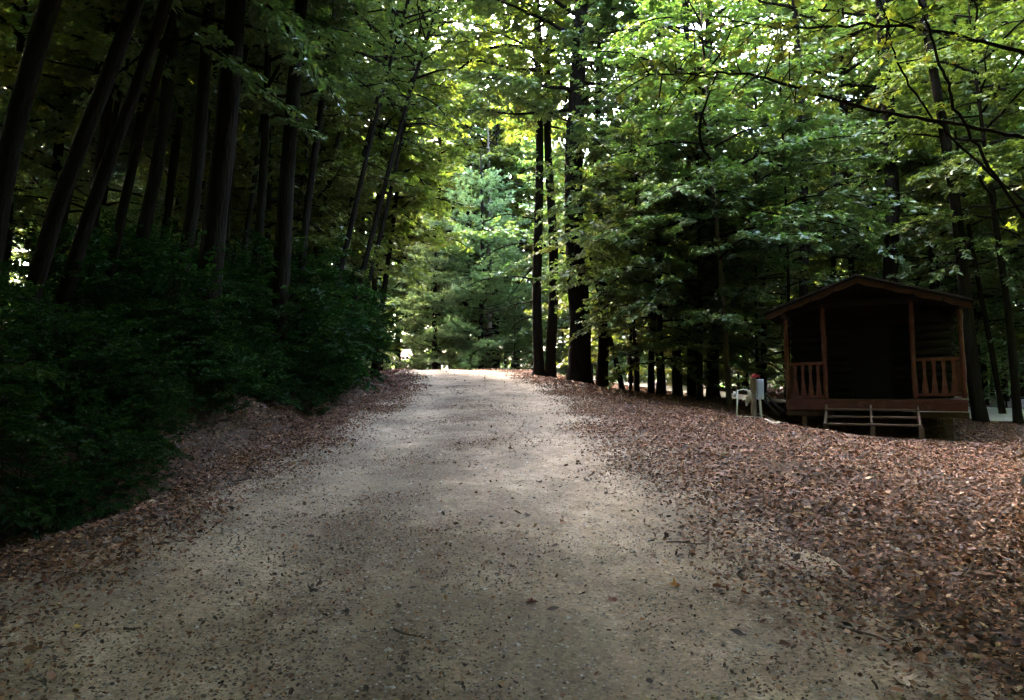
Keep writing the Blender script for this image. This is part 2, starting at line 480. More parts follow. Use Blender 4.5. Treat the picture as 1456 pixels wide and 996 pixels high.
def hardwood(seed, H, z0, z1, nl, Lmax, leaf, per_m=3.0, ratio=.42, step=.035, el=(0.0, .75), droop=.5, profile=None, rad=.045, width=.6, mat_leaf=None, flat=.45, bark=None, sub=True):
    """limb mesh and crown mesh round an upright axis"""
    rng = np.random.default_rng(seed)
    mb = MB(); shoots = []
    az = rng.random() * 6.28
    for i in range(nl):
        t = (i + rng.random() * .8) / nl
        h = z0 + (z1 - z0) * t
        az += 2.4 + rng.normal(0, .5)
        L = Lmax * (profile(t) if profile else (0.55 + .6 * math.sin(math.pi * min(1, .15 + t * .85)))) * rng.uniform(.65, 1.15)
        e = el[0] + (el[1] - el[0]) * (t * .7 + .3 * rng.random())
        pth = limb_path((0, 0, h), az, e, L, droop, rng)
        r = rad * (L / Lmax) * (1 - .3 * t)
        mb.tube(pth, np.linspace(r, r * .2, len(pth)), 5, False)
        bl = branchlets(pth, rng, per_m, ratio)
        for a, b in bl:
            shoots.append((a, b))
            mid = (a + b) / 2 + rng.standard_normal(3) * .03
            rr = max(.004, r * .22)
            mb.tube([a, mid, b], [rr, rr * .7, rr * .3], 3, False)
            if sub and np.linalg.norm(b - a) > .6:
                for q in range(int(np.linalg.norm(b - a) * 4)):
                    tq = rng.uniform(.25, 1); p = a + (b - a) * tq
                    d = (b - a) / np.linalg.norm(b - a); s = np.cross(d, [0, 0, 1.0]) * rng.choice([-1, 1])
                    v = d * .6 + s * .8 + np.array([0, 0, rng.normal(-.03, .2)])
                    shoots.append((p, p + v * rng.uniform(.2, .45)))
    V, F, rn = spread_leaves(shoots, step, leaf, rng, flat, .35, width)
    name = 'crown'
    crown = np_mesh(name, V, F, mat_leaf or LEAF, rn)
    limbs = mb.mesh('limb', bark or BARK)
    return limbs, crown

def pine(seed, H, z0, nl, Lmax, rad=.035, profile=None, needles=13, droop=.25, nlen=.15, nw=.022, tuft_step=.075):
    rng = np.random.default_rng(seed)
    mb = MB(); T0 = []; TD = []
    az = rng.random() * 6
    for i in range(nl):
        t = (i // 4 * 4 + rng.random()) / nl
        h = z0 + (H - z0) * t
        az += 1.57 + rng.normal(0, .3)
        L = Lmax * (profile(t) if profile else (1 - t) ** .7 * .9 + .12) * rng.uniform(.7, 1.1)
        pth = limb_path((0, 0, h), az, .12, L, droop, rng, 8, .07)
        pth[:, 2] += np.linspace(0, 1, len(pth)) ** 3 * L * .14
        r = rad * L / Lmax
        mb.tube(pth, np.linspace(r, r * .2, len(pth)), 5, False)
        for a, b in branchlets(pth, rng, 7.5, .36, (.6, 1.0), .10, .22):
            mb.tube([a, b], [.006, .003], 3, False)
            ln = np.linalg.norm(b - a); d = (b - a) / ln
            for q in np.arange(.12, ln + .05, tuft_step):
                T0.append(a + d * q + rng.standard_normal(3) * .02); 
                v = d + rng.standard_normal(3) * .45 + np.array([0, 0, .30]); TD.append(v / np.linalg.norm(v))
    T0 = np.array(T0); TD = np.array(TD)
    n = len(T0); idx = np.repeat(np.arange(n), needles)
    D = TD[idx] + rand_unit(len(idx), rng) * .55; D /= np.linalg.norm(D, axis=1, keepdims=True)
    S = np.cross(D, rand_unit(len(idx), rng)); S /= np.linalg.norm(S, axis=1, keepdims=True) + 1e-9
    ln = nlen * (.7 + .6 * rng.random((len(idx), 1)))
    V = np.stack([T0[idx] - S * nw * .5, T0[idx] + S * nw * .5, T0[idx] + D * ln], 1).reshape(-1, 3)
    F = np.arange(len(V)).reshape(-1, 3)
    rn = np.repeat(rng.random(n)[idx] * .6 + rng.random(len(idx)) * .4, 3)
    return mb.mesh('limb', BARK), np_mesh('crown', V, F, NEEDLE, rn)

def trunk_mesh(r, H, seed, bark=None, sides=12, wob=.02, flare=.5, bend=(0, 0)):
    rng = np.random.default_rng(seed)
    n = 26
    z = np.concatenate([np.linspace(-.5, .6, 6), np.linspace(.9, H, n - 6)])
    rad = r * (np.clip(1 - z / H, 0, 1) ** .75 * .9 + .1) * (1 + flare * np.exp(-np.clip(z + .1, 0, None) / .28))
    zz = np.clip(z, 0, None)
    P = np.stack([wob * H * .25 * np.sin(z * .45 + rng.random() * 6) * sstep(0, 3, z) + bend[0] * zz ** 2, wob * H * .25 * np.sin(z * .38 + rng.random() * 6) * sstep(0, 3, z) + bend[1] * zz ** 2, z], -1)
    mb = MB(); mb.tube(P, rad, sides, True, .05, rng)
    return mb.mesh('trunk', bark or BARK, True)

print('building tree kinds')
MAPLE = [hardwood(100 + i, 9, 1.2, 9.4, 40, 3.3, .125, 3.2, .40, .016, (-.05, .8), .55, mat_leaf=LEAFY if i % 2 else LEAF) for i in range(4)]
TALL = [hardwood(200 + i, 21, 4.5, 20.5, 60, 4.6, .20, 2.6, .42, .030, (0.0, .9), .5, rad=.075, mat_leaf=LEAFY if i % 2 else LEAF) for i in range(4)]
HIGH = [hardwood(250 + i, 21, 9.0, 20.5, 30, 3.2, .18, 2.2, .42, .055, (0.1, 1.0), .4, rad=.06) for i in range(3)]
YOUNG = [hardwood(300 + i, 5, .5, 5.0, 26, 1.7, .10, 4.0, .40, .016, (0.0, .8), .5, rad=.018) for i in range(3)]
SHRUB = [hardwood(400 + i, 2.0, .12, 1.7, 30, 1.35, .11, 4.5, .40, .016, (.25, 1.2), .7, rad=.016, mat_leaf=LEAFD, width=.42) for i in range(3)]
PINE = [pine(500 + i, 9.5, .4, 104, 4.2, nw=.034, needles=12, profile=lambda t: .95 - .75 * t ** 1.3) for i in range(2)]
HEML = [pine(520 + i, 14, 2.2, 56, 3.8, needles=9, droop=.7, nlen=.08, nw=.014, tuft_step=.075) for i in range(2)]
KINDS = {'maple': (MAPLE, 9.5), 'tall': (TALL, 22), 'high': (HIGH, 22), 'young': (YOUNG, 5.2), 'shrub': (SHRUB, 1.8), 'pine': (PINE, 9.8), 'hemlock': (HEML, 14.4)}
NAMES = {'maple': ('maple_tree', 'tree'), 'tall': ('hardwood_tree', 'tree'), 'high': ('hardwood_tree', 'tree'), 'young': ('young_tree', 'tree'), 'shrub': ('shrub', 'shrub'), 'pine': ('white_pine', 'pine tree'), 'hemlock': ('hemlock_tree', 'tree')}
TRUNKS = {}
def tree(kind, x, y, r, label, group=None, s=1.0, lean=(0, 0), rot=None, var=None, H=None, bark=None, crown=True, crown_up=0.0, name=None, z=None, trunk=True):
    """one tree: Empty at its foot > trunk, limb, crown"""
    vs_, hh = KINDS[kind]
    var = random.randrange(len(vs_)) if var is None else var
    limbs, cr = vs_[var % len(vs_)]
    rot = random.random() * 6.283 if rot is None else rot
    t = empty(name or NAMES[kind][0], (x, y, (gz(x, y) if z is None else z) - .05))
    t.rotation_euler = (Matrix.Rotation(math.atan(lean[0]), 4, 'Y') @ Matrix.Rotation(-math.atan(lean[1]), 4, 'X') @ Matrix.Rotation(rot, 4, 'Z')).to_euler()
    tag(t, label, NAMES[kind][1], group)
    if trunk:
        H = H or hh * s
        key = (round(r, 2), round(H), bark.name if bark else '')
        if key not in TRUNKS: TRUNKS[key] = trunk_mesh(max(.01, round(r, 2)), round(H), len(TRUNKS), bark)
        link('trunk', TRUNKS[key], t)
    if crown:
        for nm, me in (('limb', limbs), ('crown', cr)):
            o = link(nm, me, t); o.scale = (s, s, s); o.location.z = crown_up
            if nm == 'crown': o['kind'] = 'stuff'
            else: o['kind'] = 'stuff'; o.name = 'limbs'
    return t

def foot(u, v, yd=None):
    """ground point below photo pixel column u: by row v, or at depth yd"""
    if yd is None:
        p = on_ground(u, v); return p.x, p.y
    return (u - 728) / FPX * yd * (1 / math.cos(PITCH)) * 0.997, yd
exec_order = 'setting first, then cabin, then trees'

# ------------------------------------------------------------------ the cabin
RED = wood_mat('redwood_stain', (.058, .019, .015), (.13, .041, .030), .7, (40, 40, 4), .4, (.17, .08, .058))
REDH = wood_mat('redwood_stain_level', (.058, .019, .015), (.13, .041, .030), .7, (4, 40, 40), .4, (.17, .08, .058))
BARGE = wood_mat('barge_stain', (.030, .014, .010), (.085, .038, .026), .8, (4, 40, 40), .4)
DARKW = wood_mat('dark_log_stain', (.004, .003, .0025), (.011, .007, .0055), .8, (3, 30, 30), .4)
BROWNW = wood_mat('weathered_beam', (.055, .033, .022), (.125, .077, .05), .8, (4, 40, 40), .4)
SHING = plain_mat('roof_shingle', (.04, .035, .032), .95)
CY = 16.7
cl = (1114 - 728) / FPX * CY; cr_ = (1363 - 728) / FPX * CY
CW = cr_ - cl
zf = at(1238, 571, CY).z                       # top of the deck
CW = 3.68
CROT = R(-25.6)
cab = empty('cabin', ((cl + cr_) / 2 + .02, CY, zf - .72), (0, 0, CROT))
tag(cab, 'small dark red-brown camping cabin with railed porch and slumped gable roof', 'cabin')
DZ = .72                                         # deck top above the Empty
hw = CW / 2
ccx = (cl + cr_) / 2 + .02
DEP = 4.6; PORCH = 1.7
# floor frame
MB().box((0, .025, DZ - .105), (CW, .05, .21)).obj('fascia_board', REDH, cab, bevel=.006)
MB().box((0, DEP - .025, DZ - .105), (CW, .05, .21)).obj('fascia_board', REDH, cab)
for sx in (-1, 1):
    MB().box((sx * (hw - .025), DEP / 2, DZ - .105), (.05, DEP - .104, .21)).obj('side_joist', REDH, cab)
n = 30; bw = (DEP - .0) / n
plank = MB().box((0, 0, 0), (CW + .02, bw - .008, .035)).mesh('deck_plank', REDH)
for i in range(n):
    o = link('deck_plank', plank, cab); o.location = (0, bw * (i + .5) - .015, DZ + .02)
for i, (x0, x1) in enumerate(((-hw, -hw + .98), (hw - 1.02, hw + .03))):
    MB().box(((x0 + x1) / 2, .16, DZ - .29), (x1 - x0, .12, .125)).obj('sill_beam', BROWNW, cab, bevel=.008)
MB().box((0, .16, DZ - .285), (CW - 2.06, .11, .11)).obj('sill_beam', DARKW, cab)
for x in (-hw + .40, hw - .33):
    for y in (.16, DEP - .3):
        MB().box((x, y, .02), (.11, .11, .68)).obj('leg', BROWNW, cab)
# slumped superstructure: everything above the deck leans a little
lean = Matrix.Rotation(R(-1.3), 4, 'Y')
def up(o):
    o.matrix_basis = Matrix.Translation((0, 0, DZ + .04)) @ lean @ o.matrix_basis
    return o
def u2x(u):                                      # where the photo column meets the turned front
    k = (u - 728) / FPX
    return (k * CY - ccx) / (math.cos(CROT) - k * math.sin(CROT))
WH = 1.95                                        # post height
px_ = [-hw + .05, u2x(1174), u2x(1301), hw - .05]
for x in px_:
    hgt = WH + (.28 if abs(x) < 1.2 else 0)
    m = MB()
    m.tube([(x + random.uniform(-.008, .008), .06 + random.uniform(-.006, .006), z) for z in np.linspace(.0, hgt, 12)], [.052 + random.uniform(-.007, .007) for _ in range(12)], 8, True, .04)
    up(m.obj('post', RED, cab, True))
RH = .86
for a, b in ((px_[0], px_[1]), (px_[2], px_[3])):
    up(MB().box(((a + b) / 2, .06, RH), (b - a - .09, .07, .07)).obj('top_rail', REDH, cab, bevel=.008))
    up(MB().box(((a + b) / 2, .06, .085), (b - a - .09, .06, .07)).obj('bottom_rail', REDH, cab, bevel=.008))
    for k in range(4):
        xm = a + (b - a) * (k + 1) / 5 + .01
        prof = [(0, .075), (.12, .060), (.25, .048), (.38, .034), (.50, .030), (.60, .036), (.70, .048), (.74, .045)]
        R_ = [(xm + w * random.uniform(.92, 1.08) * .9, .122 + z) for z, w in prof]; L_ = [(xm - w * random.uniform(.92, 1.08) * .9, .122 + z * .98) for z, w in reversed(prof)]
        mbb = MB()
        nR = len(prof); V = []
        for (xr, zr), (xl, zl) in zip(R_, reversed(L_)):
            V += [(xl, .045, zr), (xr, .045, zr), (xr, .078, zr), (xl, .078, zr)]
        F4 = []
        for i in range(nR - 1):
            for j in range(4):
                F4.append((i * 4 + j, i * 4 + (j + 1) % 4, i * 4 + 4 + (j + 1) % 4, i * 4 + 4 + j))
        F4 += [(3, 2, 1, 0), tuple(nR * 4 - 4 + j for j in range(4))]
        mbb.add(V, None, F4)
        up(mbb.obj('baluster', RED, cab))
# side rails of the porch
for x in (px_[0], px_[3]):
    up(MB().box((x, PORCH / 2 + .06, RH), (.07, PORCH - .12, .07)).obj('top_rail', RED, cab))
    up(MB().box((x, PORCH / 2 + .06, .085), (.06, PORCH - .12, .07)).obj('bottom_rail', RED, cab))
    sb = MB().box((0, 0, .46), (.03, .09, .66)).mesh('baluster', RED)
    for k in range(5):
        o = link('baluster', sb, cab); o.location = (x, .3 + k * .27, 0); up(o)
# log walls: each log a part
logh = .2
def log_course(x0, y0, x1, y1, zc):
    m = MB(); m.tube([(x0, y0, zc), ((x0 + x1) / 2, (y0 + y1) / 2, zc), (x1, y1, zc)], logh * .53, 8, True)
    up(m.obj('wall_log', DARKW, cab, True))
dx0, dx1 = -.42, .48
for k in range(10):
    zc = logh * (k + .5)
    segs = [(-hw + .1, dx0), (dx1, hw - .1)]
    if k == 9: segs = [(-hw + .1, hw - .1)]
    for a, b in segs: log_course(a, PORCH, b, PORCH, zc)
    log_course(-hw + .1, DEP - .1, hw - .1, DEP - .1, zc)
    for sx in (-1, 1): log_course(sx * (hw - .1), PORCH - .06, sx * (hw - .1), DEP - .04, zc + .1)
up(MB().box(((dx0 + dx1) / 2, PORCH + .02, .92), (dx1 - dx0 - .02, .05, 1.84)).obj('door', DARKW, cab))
dh = up(MB().tube([(dx1 - .1, PORCH - .03, .95), (dx1 - .1, PORCH - .06, 1.0), (dx1 - .1, PORCH - .03, 1.05)], .012, 6).obj('door_handle', plain_mat('dull_iron', (.05, .05, .05), .5, 1.0), cab))
# gable roof
ridge = 2.70; eave = 1.98; rx = -.20
for sx in (-1, 1):
    ex = hw + (.34 + rx if sx < 0 else .14 - rx)
    th = math.atan2(ridge - eave, ex)
    Lr = math.hypot(ex, ridge - eave)
    rm = Matrix.Rotation(sx * th, 3, 'Y')
    c = np.array((rx + sx * ex / 2, DEP / 2 - .2, (ridge + eave) / 2 + .03))
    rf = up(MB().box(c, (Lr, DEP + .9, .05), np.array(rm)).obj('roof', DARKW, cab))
    # shingle courses, each a strip lapped over the one below
    nc = 12
    for k in range(nc):
        t = (k + .5) / nc
        cc = np.array((rx + sx * ex * t, DEP / 2 - .2, ridge + (eave - ridge) * t + .075))
        rr = Matrix.Rotation(sx * (th - .06), 3, 'Y')
        o = MB().box(cc, (Lr / nc + .05, DEP + .96, .018), np.array(rr)).obj('shingle_course', SHING, cab); up(o)
    # barge board: wavy-edged sawn log slabs along the front slope
    ns = 4
    for k in range(ns):
        t0, t1 = k / ns, (k + 1) / ns - .012
        nn = 9; V = []; F4 = []
        for i in range(nn):
            t = t0 + (t1 - t0) * i / (nn - 1)
            x = rx + sx * ex * t; zt = ridge + (eave - ridge) * t - .004
            dpt = .085 + .03 * math.sin(i / (nn - 1) * 3.14) + random.uniform(-.012, .012)
            for (yy, zz) in ((-.60, zt), (-.60, zt - dpt), (-.56, zt - dpt), (-.56, zt)): V.append((x, yy, zz))
        for i in range(nn - 1):
            for j in range(4): F4.append((i * 4 + j, i * 4 + (j + 1) % 4, i * 4 + 4 + (j + 1) % 4, i * 4 + 4 + j))
        F4 += [(0, 1, 2, 3), tuple(nn * 4 - 4 + j for j in (3, 2, 1, 0))]
        mb = MB(); mb.add(V, None, F4); up(mb.obj('barge_board', BARGE, cab))
for k in range(6):                                # gable boards over the log wall and over the porch beam
    z0 = 1.99 + k * .124; w = ex * (ridge - z0 - .14) / (ridge - eave)
    if w > .1:
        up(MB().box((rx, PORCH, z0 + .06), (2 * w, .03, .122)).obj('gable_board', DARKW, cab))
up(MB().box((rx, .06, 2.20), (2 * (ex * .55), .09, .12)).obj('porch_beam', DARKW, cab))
for sx in (-1, 1):
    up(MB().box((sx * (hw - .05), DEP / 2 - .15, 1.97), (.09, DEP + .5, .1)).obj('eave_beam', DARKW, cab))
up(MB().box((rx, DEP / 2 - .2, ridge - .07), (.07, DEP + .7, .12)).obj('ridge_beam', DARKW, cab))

# wooden steps in front of the porch
st = empty('wooden_steps', (ccx, CY, zf - .72), (0, 0, CROT))
tag(st, 'open wooden steps with three treads leading up to the cabin porch', 'steps')
sx0, sx1 = u2x(1173), u2x(1304)
for k, v in enumerate((583, 593.5, 604.5)):
    yk = -.16 - .26 * k
    zz = at(1238, v, CY + yk).z - (zf - .72)
    MB().box(((sx0 + sx1) / 2, yk, zz), (sx1 - sx0 + .05, .25, .04)).obj('tread', BROWNW, st, bevel=.006)
for xx in (sx0 + .02, (sx0 + sx1) / 2, sx1 - .02):
    m = MB()
    m.add([(xx - .022, -.05, .64), (xx + .022, -.05, .64), (xx + .022, -.05, .30), (xx - .022, -.05, .30), (xx - .022, -.86, .24), (xx + .022, -.86, .24), (xx + .022, -.86, -.12), (xx - .022, -.86, -.12)],
          None, [(0, 1, 5, 4), (2, 3, 7, 6), (0, 3, 2, 1), (4, 5, 6, 7), (1, 2, 6, 5), (0, 4, 7, 3)])
    m.obj('stringer', BROWNW, st)
    MB().box((xx + .03, -.90, -.05), (.075, .07, .5)).obj('foot_post', BROWNW, st)

# ------------------------------------------------------------------ campsite hook-ups beside the cabin
GREYM = plain_mat('grey_enamel', (.42, .46, .52), .45, 0, .06)
WHITEP = plain_mat('white_pvc', (.50, .50, .49), .4, 0, .05)
POSTW = wood_mat('pale_post', (.16, .12, .085), (.30, .23, .16), .85, (30, 30, 4), .4)
CAP = plain_mat('red_cap', (.30, .035, .03), .5)
PALE = plain_mat('faded_canvas', (.36, .30, .22), .85)
BLACK = plain_mat('black_rubber', (.015, .015, .016), .5)
PY = 16.9
b0 = at(1073, 588, PY); 
ped = empty('power_pedestal', (b0.x, PY, gz(b0.x, PY)))
tag(ped, 'wooden post with red cap carrying a grey electric box beside the cabin', 'power post')
zz0 = gz(b0.x, PY); topz = at(1074, 537, PY).z - zz0
MB().box((0, .06, topz / 2 - .1), (.105, .105, topz + .2)).obj('post', POSTW, ped, bevel=.008)
MB().box((.035, .03, topz + .02), (.17, .20, .035)).prism([(-.05, topz + .038), (.12, topz + .038), (.03, topz + .09)], -.06, .12).obj('cap', CAP, ped)
ex_ = at(1079.5, 550, PY).x - b0.x
MB().box((ex_, -.05, topz - .27), (.145, .12, .46)).obj('electric_box', GREYM, ped, bevel=.012)
MB().box((ex_, -.118, topz - .25), (.115, .012, .34)).obj('box_door', GREYM, ped, bevel=.004)
MB().tube([(ex_ - .01, -.05, topz - .5), (ex_ + .005, -.06, topz - .75), (ex_ + .015, -.08, -.2)], .03, 8).obj('conduit', WHITEP, ped, True)
# pipe frame
pb = at(1047, 586, PY - .1)
fr = empty('pipe_frame', (pb.x, PY - .1, gz(pb.x, PY - .1)))
tag(fr, 'low white plastic pipe frame standing left of the electric post', 'pipe frame')
ph = at(1047, 555, PY).z - fr.location.z
xr = at(1066, 586, PY).x - pb.x
MB().tube([(.0, 0, -.2), (.02, 0, ph * .5), (.035, 0, ph)], .018, 8).obj('riser', WHITEP, fr, True)
MB().tube([(-.03, 0, ph * .75), (-.03, 0, ph * .95)], .032, 8).obj('valve', WHITEP, fr, True)
MB().tube([(.035, 0, ph - .01), (xr * .5, 0, ph + .02), (xr, .03, ph - .02)], .013, 8).obj('top_pipe', WHITEP, fr, True)
MB().tube([(0, -.02, .06), (xr * .6, -.03, .045), (xr + .2, -.03, .03)], .022, 8).obj('bottom_pipe', POSTW, fr, True)
# crumpled cloth hung from the pipe
V = []; nu, nv = 9, 12
for j in range(nv):
    for i in range(nu):
        a = i / nu * 6.283; t = j / (nv - 1)
        rr = (.022 + .045 * math.sin(math.pi * min(1, t * 1.05)) ** .7) * random.uniform(.55, 1.4)
        V.append((math.cos(a) * rr + .03 * math.sin(t * 5), math.sin(a) * rr * .55, -t * .36))
F = [(j * nu + i, j * nu + (i + 1) % nu, (j + 1) * nu + (i + 1) % nu, (j + 1) * nu + i) for j in range(nv - 1) for i in range(nu)]
cp = at(1061, 557, PY)
bag = link('crumpled_cloth', np_mesh('crumpled_cloth', V, F, PALE, smooth=True)); bag.location = (cp.x, PY - .12, cp.z + .03)
tag(bag, 'crumpled pale cloth hanging from the white pipe frame', 'cloth')
# hose lying in a loop
hp = [on_ground(u, v) for u, v in ((1078, 592), (1084, 594), (1091, 597), (1097, 600), (1103, 603), (1108, 606), (1106, 607), (1098, 605), (1090, 602), (1083, 598))]
def soft(P, n=2):
    P = np.array([list(p) for p in P], float)
    for _ in range(n):
        Q = np.empty((len(P) * 2 - 1, 3)); Q[0::2] = P; Q[1::2] = (P[:-1] + P[1:]) / 2
        Q[1:-1] = (Q[:-2] + 2 * Q[1:-1] + Q[2:]) / 4; P = Q
    return P
hz = soft(hp); hz[:, 2] = ground_z(hz[:, 0], hz[:, 1]) + .045
tag(MB().tube(hz, .035, 8).obj('hose', PALE, None, True), 'pale hose lying in a loop on the leaves at the foot of the electric post', 'hose')
for (pts, lb) in (((( 1084, 562), (1090, 572), (1096, 580), (1103, 588), (1108, 590)), 'thick black cable drooping from the grey electric box to the ground'),
                  (((1088, 560), (1098, 570), (1107, 580), (1114, 585)), 'black cable slung from the electric box to the cabin corner')):
    P = soft([at(u, v, PY + .02 * i) for i, (u, v) in enumerate(pts)])
    tag(MB().tube(P, .028, 6).obj('cable', BLACK, None, True), lb, 'cable', 'cables at the electric post')

# ------------------------------------------------------------------ trees one can tell apart
for k_, v_ in KINDS.items(): print(k_, [len(c.polygons) for l, c in v_[0]], [len(l.polygons) for l, c in v_[0]])
print('placing trees')
def T(kind, u, yd, wpx, label, group=None, **k):
    """a tree whose trunk stands in photo column u at depth yd and shows wpx wide"""
    x, y = foot(u, None, yd)
    return tree(kind, x, y, wpx * yd / FPX / 2, label, group, **k)

# right of the road, from the crest round to the cabin
OAK = T('tall', 766, 30.5, 15, 'black twin-stemmed trunk at the crest, the stem nearer the road', crown_up=6.0, H=26, name='oak_tree')
T('high', 783, 30.3, 15, 'black twin-stemmed trunk at the crest, the stem farther from the road', crown_up=3.0, H=22, name='oak_tree')
T('tall', 823, 27, 33, 'thickest black trunk on the leafy shoulder beyond the gravel', crown_up=4.5, H=26, name='oak_tree')
T('high', 856, 27.5, 17, 'black trunk just right of the thickest trunk on the shoulder', crown_up=2, H=20)
T('young', 887, 26.2, 8, 'thin black trunk leaning left beside the thickest trunk', lean=(-.22, 0), H=9, s=1.4, crown_up=2.0)
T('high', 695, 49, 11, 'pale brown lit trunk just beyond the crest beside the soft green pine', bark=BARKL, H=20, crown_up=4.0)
T('high', 708, 50, 10, 'dark trunk close behind the pale lit trunk beyond the crest', H=20, crown_up=4.0)
T('young', 722, 52, 8, 'slim trunk leaning right between crest and black twin oak', lean=(.18, 0), H=10, s=1.5, crown_up=3.0)
T('high', 737, 53, 8, 'straight slim trunk left of the black twin oak beyond the crest', H=18, crown_up=4.0)
T('high', 664, 51, 11, 'dark trunk standing behind the boughs of the soft green pine', H=20, crown_up=4.0)
T('maple', 926, 25.2, 10, 'slim black trunk left of the dark clump on the shoulder', H=11, crown_up=2.2, var=0)
T('high', 941, 25.6, 12, 'black trunk in the dark clump on the shoulder, nearest to the crest', H=20, crown_up=1)
T('maple', 963, 24.5, 15, 'black trunk in the middle of the dark clump on the shoulder', H=12, crown_up=1.6, var=1)
T('high', 986, 24.0, 17, 'stout black trunk in the dark clump on the shoulder', H=22, crown_up=1)
T('high', 1014, 23.6, 19, 'stout black trunk at the cabin end of the dark clump', H=22, crown_up=0)
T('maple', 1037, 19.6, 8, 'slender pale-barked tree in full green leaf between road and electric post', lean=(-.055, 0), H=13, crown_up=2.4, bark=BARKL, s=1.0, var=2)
T('high', 1145, 24, 15, 'straight black trunk rising behind the left end of the cabin roof', H=22, crown_up=4.0)
T('high', 1270, 24.5, 24, 'thick black trunk rising behind the right slope of the cabin roof', H=24, crown_up=4)
T('high', 1393, 20.0, 19, 'dark trunk close to the right side of the cabin', lean=(-.10, 0), H=20, crown_up=5)
T('young', 1350, 25, 6, 'thin stem seen past the right corner of the cabin', lean=(-.05, 0), H=10, s=1.5, crown_up=3)
T('young', 1425, 22, 9, 'thin tree leaning left at the edge of the clearing right of the cabin', lean=(-.13, 0), H=11, s=1.5, crown_up=3)
T('maple', 1447, 20, 12, 'slim tree at the far right edge beyond the cabin', lean=(-.08, 0), H=12, crown_up=4)

rdb = np.random.default_rng(8)
oak_inv = (Matrix.Translation(OAK.location) @ OAK.rotation_euler.to_matrix().to_4x4()).inverted()
for (z_, L_, az_, dr_) in ((3.2, 2.4, 3.05, .5), (4.1, 3.0, 3.4, .7), (4.7, 2.6, 2.8, .9), (5.6, 3.2, 3.2, .9), (6.6, 3.0, 3.6, .7), (2.5, 1.6, 3.3, .6)):
    p_ = limb_path((OAK.location.x, OAK.location.y, OAK.location.z + z_), az_, .05, L_, dr_, rdb, 9, .14)
    m_ = MB(); m_.tube(p_, np.linspace(.035, .008, len(p_)), 5, True)
    for a_, b_ in branchlets(p_, rdb, 3.0, .3): m_.tube([a_, (a_ + b_) / 2 + rdb.standard_normal(3) * .03, b_], [.010, .007, .003], 3, False)
    o_ = m_.obj('dead_branch', BARK, OAK); o_.matrix_parent_inverse = oak_inv

# the great tree at the right edge of the picture and its maple boughs
gt = tree('tall', 6.80, 9.0, .42, 'massive black trunk rising beside the leaf-strewn ground at the right edge', lean=(.03, 0), H=22, s=1.0, crown_up=4.0, name='maple_tree', var=1)

def maple_leaf(seed):
    rng = np.random.default_rng(seed)
    out = [(0, 0), (.16, .03), (.36, -.06), (.33, .12), (.55, .30), (.36, .36), (.30, .50), (.14, .46), (0, 1.0), (-.14, .46), (-.30, .52), (-.36, .36), (-.55, .28), (-.33, .12), (-.34, -.06), (-.16, .03)]
    P = np.array([(x * rng.uniform(.85, 1.15), y * rng.uniform(.9, 1.1)) for x, y in out] + [(0, .3)])
    z = -.22 * np.abs(P[:, 0]) + .12 * rng.standard_normal(len(P)) * .5 - .25 * (P[:, 1] - .3) ** 2
    n = len(out)
    return np_mesh('leaf', np.column_stack([P, z]), np.array([(n, i, (i + 1) % n) for i in range(n)]), LEAFY, np.full(n + 1, rng.random()))
MLEAF = [maple_leaf(i) for i in range(9)]
gt_inv = (Matrix.Translation(gt.location) @ gt.rotation_euler.to_matrix().to_4x4()).inverted()
BOUGHS = [([(1515, 205, 9.0), (1420, 188, 8.9), (1320, 170, 8.6), (1200, 150, 8.2), (1120, 118, 7.9), (1050, 102, 7.7), (960, 104, 7.5), (885, 108, 7.4)], .027, 120, .45),
          ([(1515, 95, 9.0), (1410, 60, 8.8), (1300, 35, 8.4), (1190, 38, 8.0), (1100, 42, 7.8), (1010, 22, 7.7)], .026, 100, .3),
          ([(1296, -60, 8.2), (1315, 30, 8.3), (1335, 90, 8.4), (1362, 165, 8.6), (1430, 280, 8.9), (1520, 380, 9.0)], .022, 34, .0),
          ([(1240, -60, 9.0), (1262, 45, 9.0), (1280, 95, 9.1), (1302, 145, 9.1), (1390, 235, 9.1), (1515, 330, 9.0)], .016, 34, .0)]
rb = np.random.default_rng(31)
for bi, (pp, rad_, nleaf, t0) in enumerate(BOUGHS):
    P = soft([at(u, v, d) for u, v, d in pp], 3); P += rb.standard_normal(P.shape) * .012
    nP = len(P); mb = MB(); mb.tube(P, np.linspace(rad_, rad_ * .18, nP) if bi < 2 else np.linspace(rad_ * .5, rad_, nP), 7, True)
    tips = []
    for k in range(int(nleaf / 5)):
        j = int((t0 + (1 - t0) * rb.random()) * (nP - 2)); p = P[j]; d = P[j + 1] - P[j]; d /= np.linalg.norm(d)
        v = d * .4 + rand_unit(1, rb)[0] * .8 + np.array([0, 0, -.15]); v /= np.linalg.norm(v); q = p + v * rb.uniform(.2, .65)
        mb.tube([p, (p + q) / 2 + rb.standard_normal(3) * .02, q], [.008, .006, .003], 4, False); tips.append((p, q))
    bo = mb.obj('bough', BARK, gt, True); bo.matrix_parent_inverse = gt_inv
    for k in range(nleaf):
        p, q = tips[k % len(tips)]; w = p + (q - p) * rb.uniform(.3, 1.05) + rb.standard_normal(3) * .04
        o = link('leaf', MLEAF[int(rb.integers(9))], bo)
        o.location = w; sz = rb.uniform(.07, .135); o.scale = (sz, sz, sz)
        o.rotation_euler = (rb.normal(-.45, .5), rb.normal(0, .45), rb.uniform(0, 6.28))

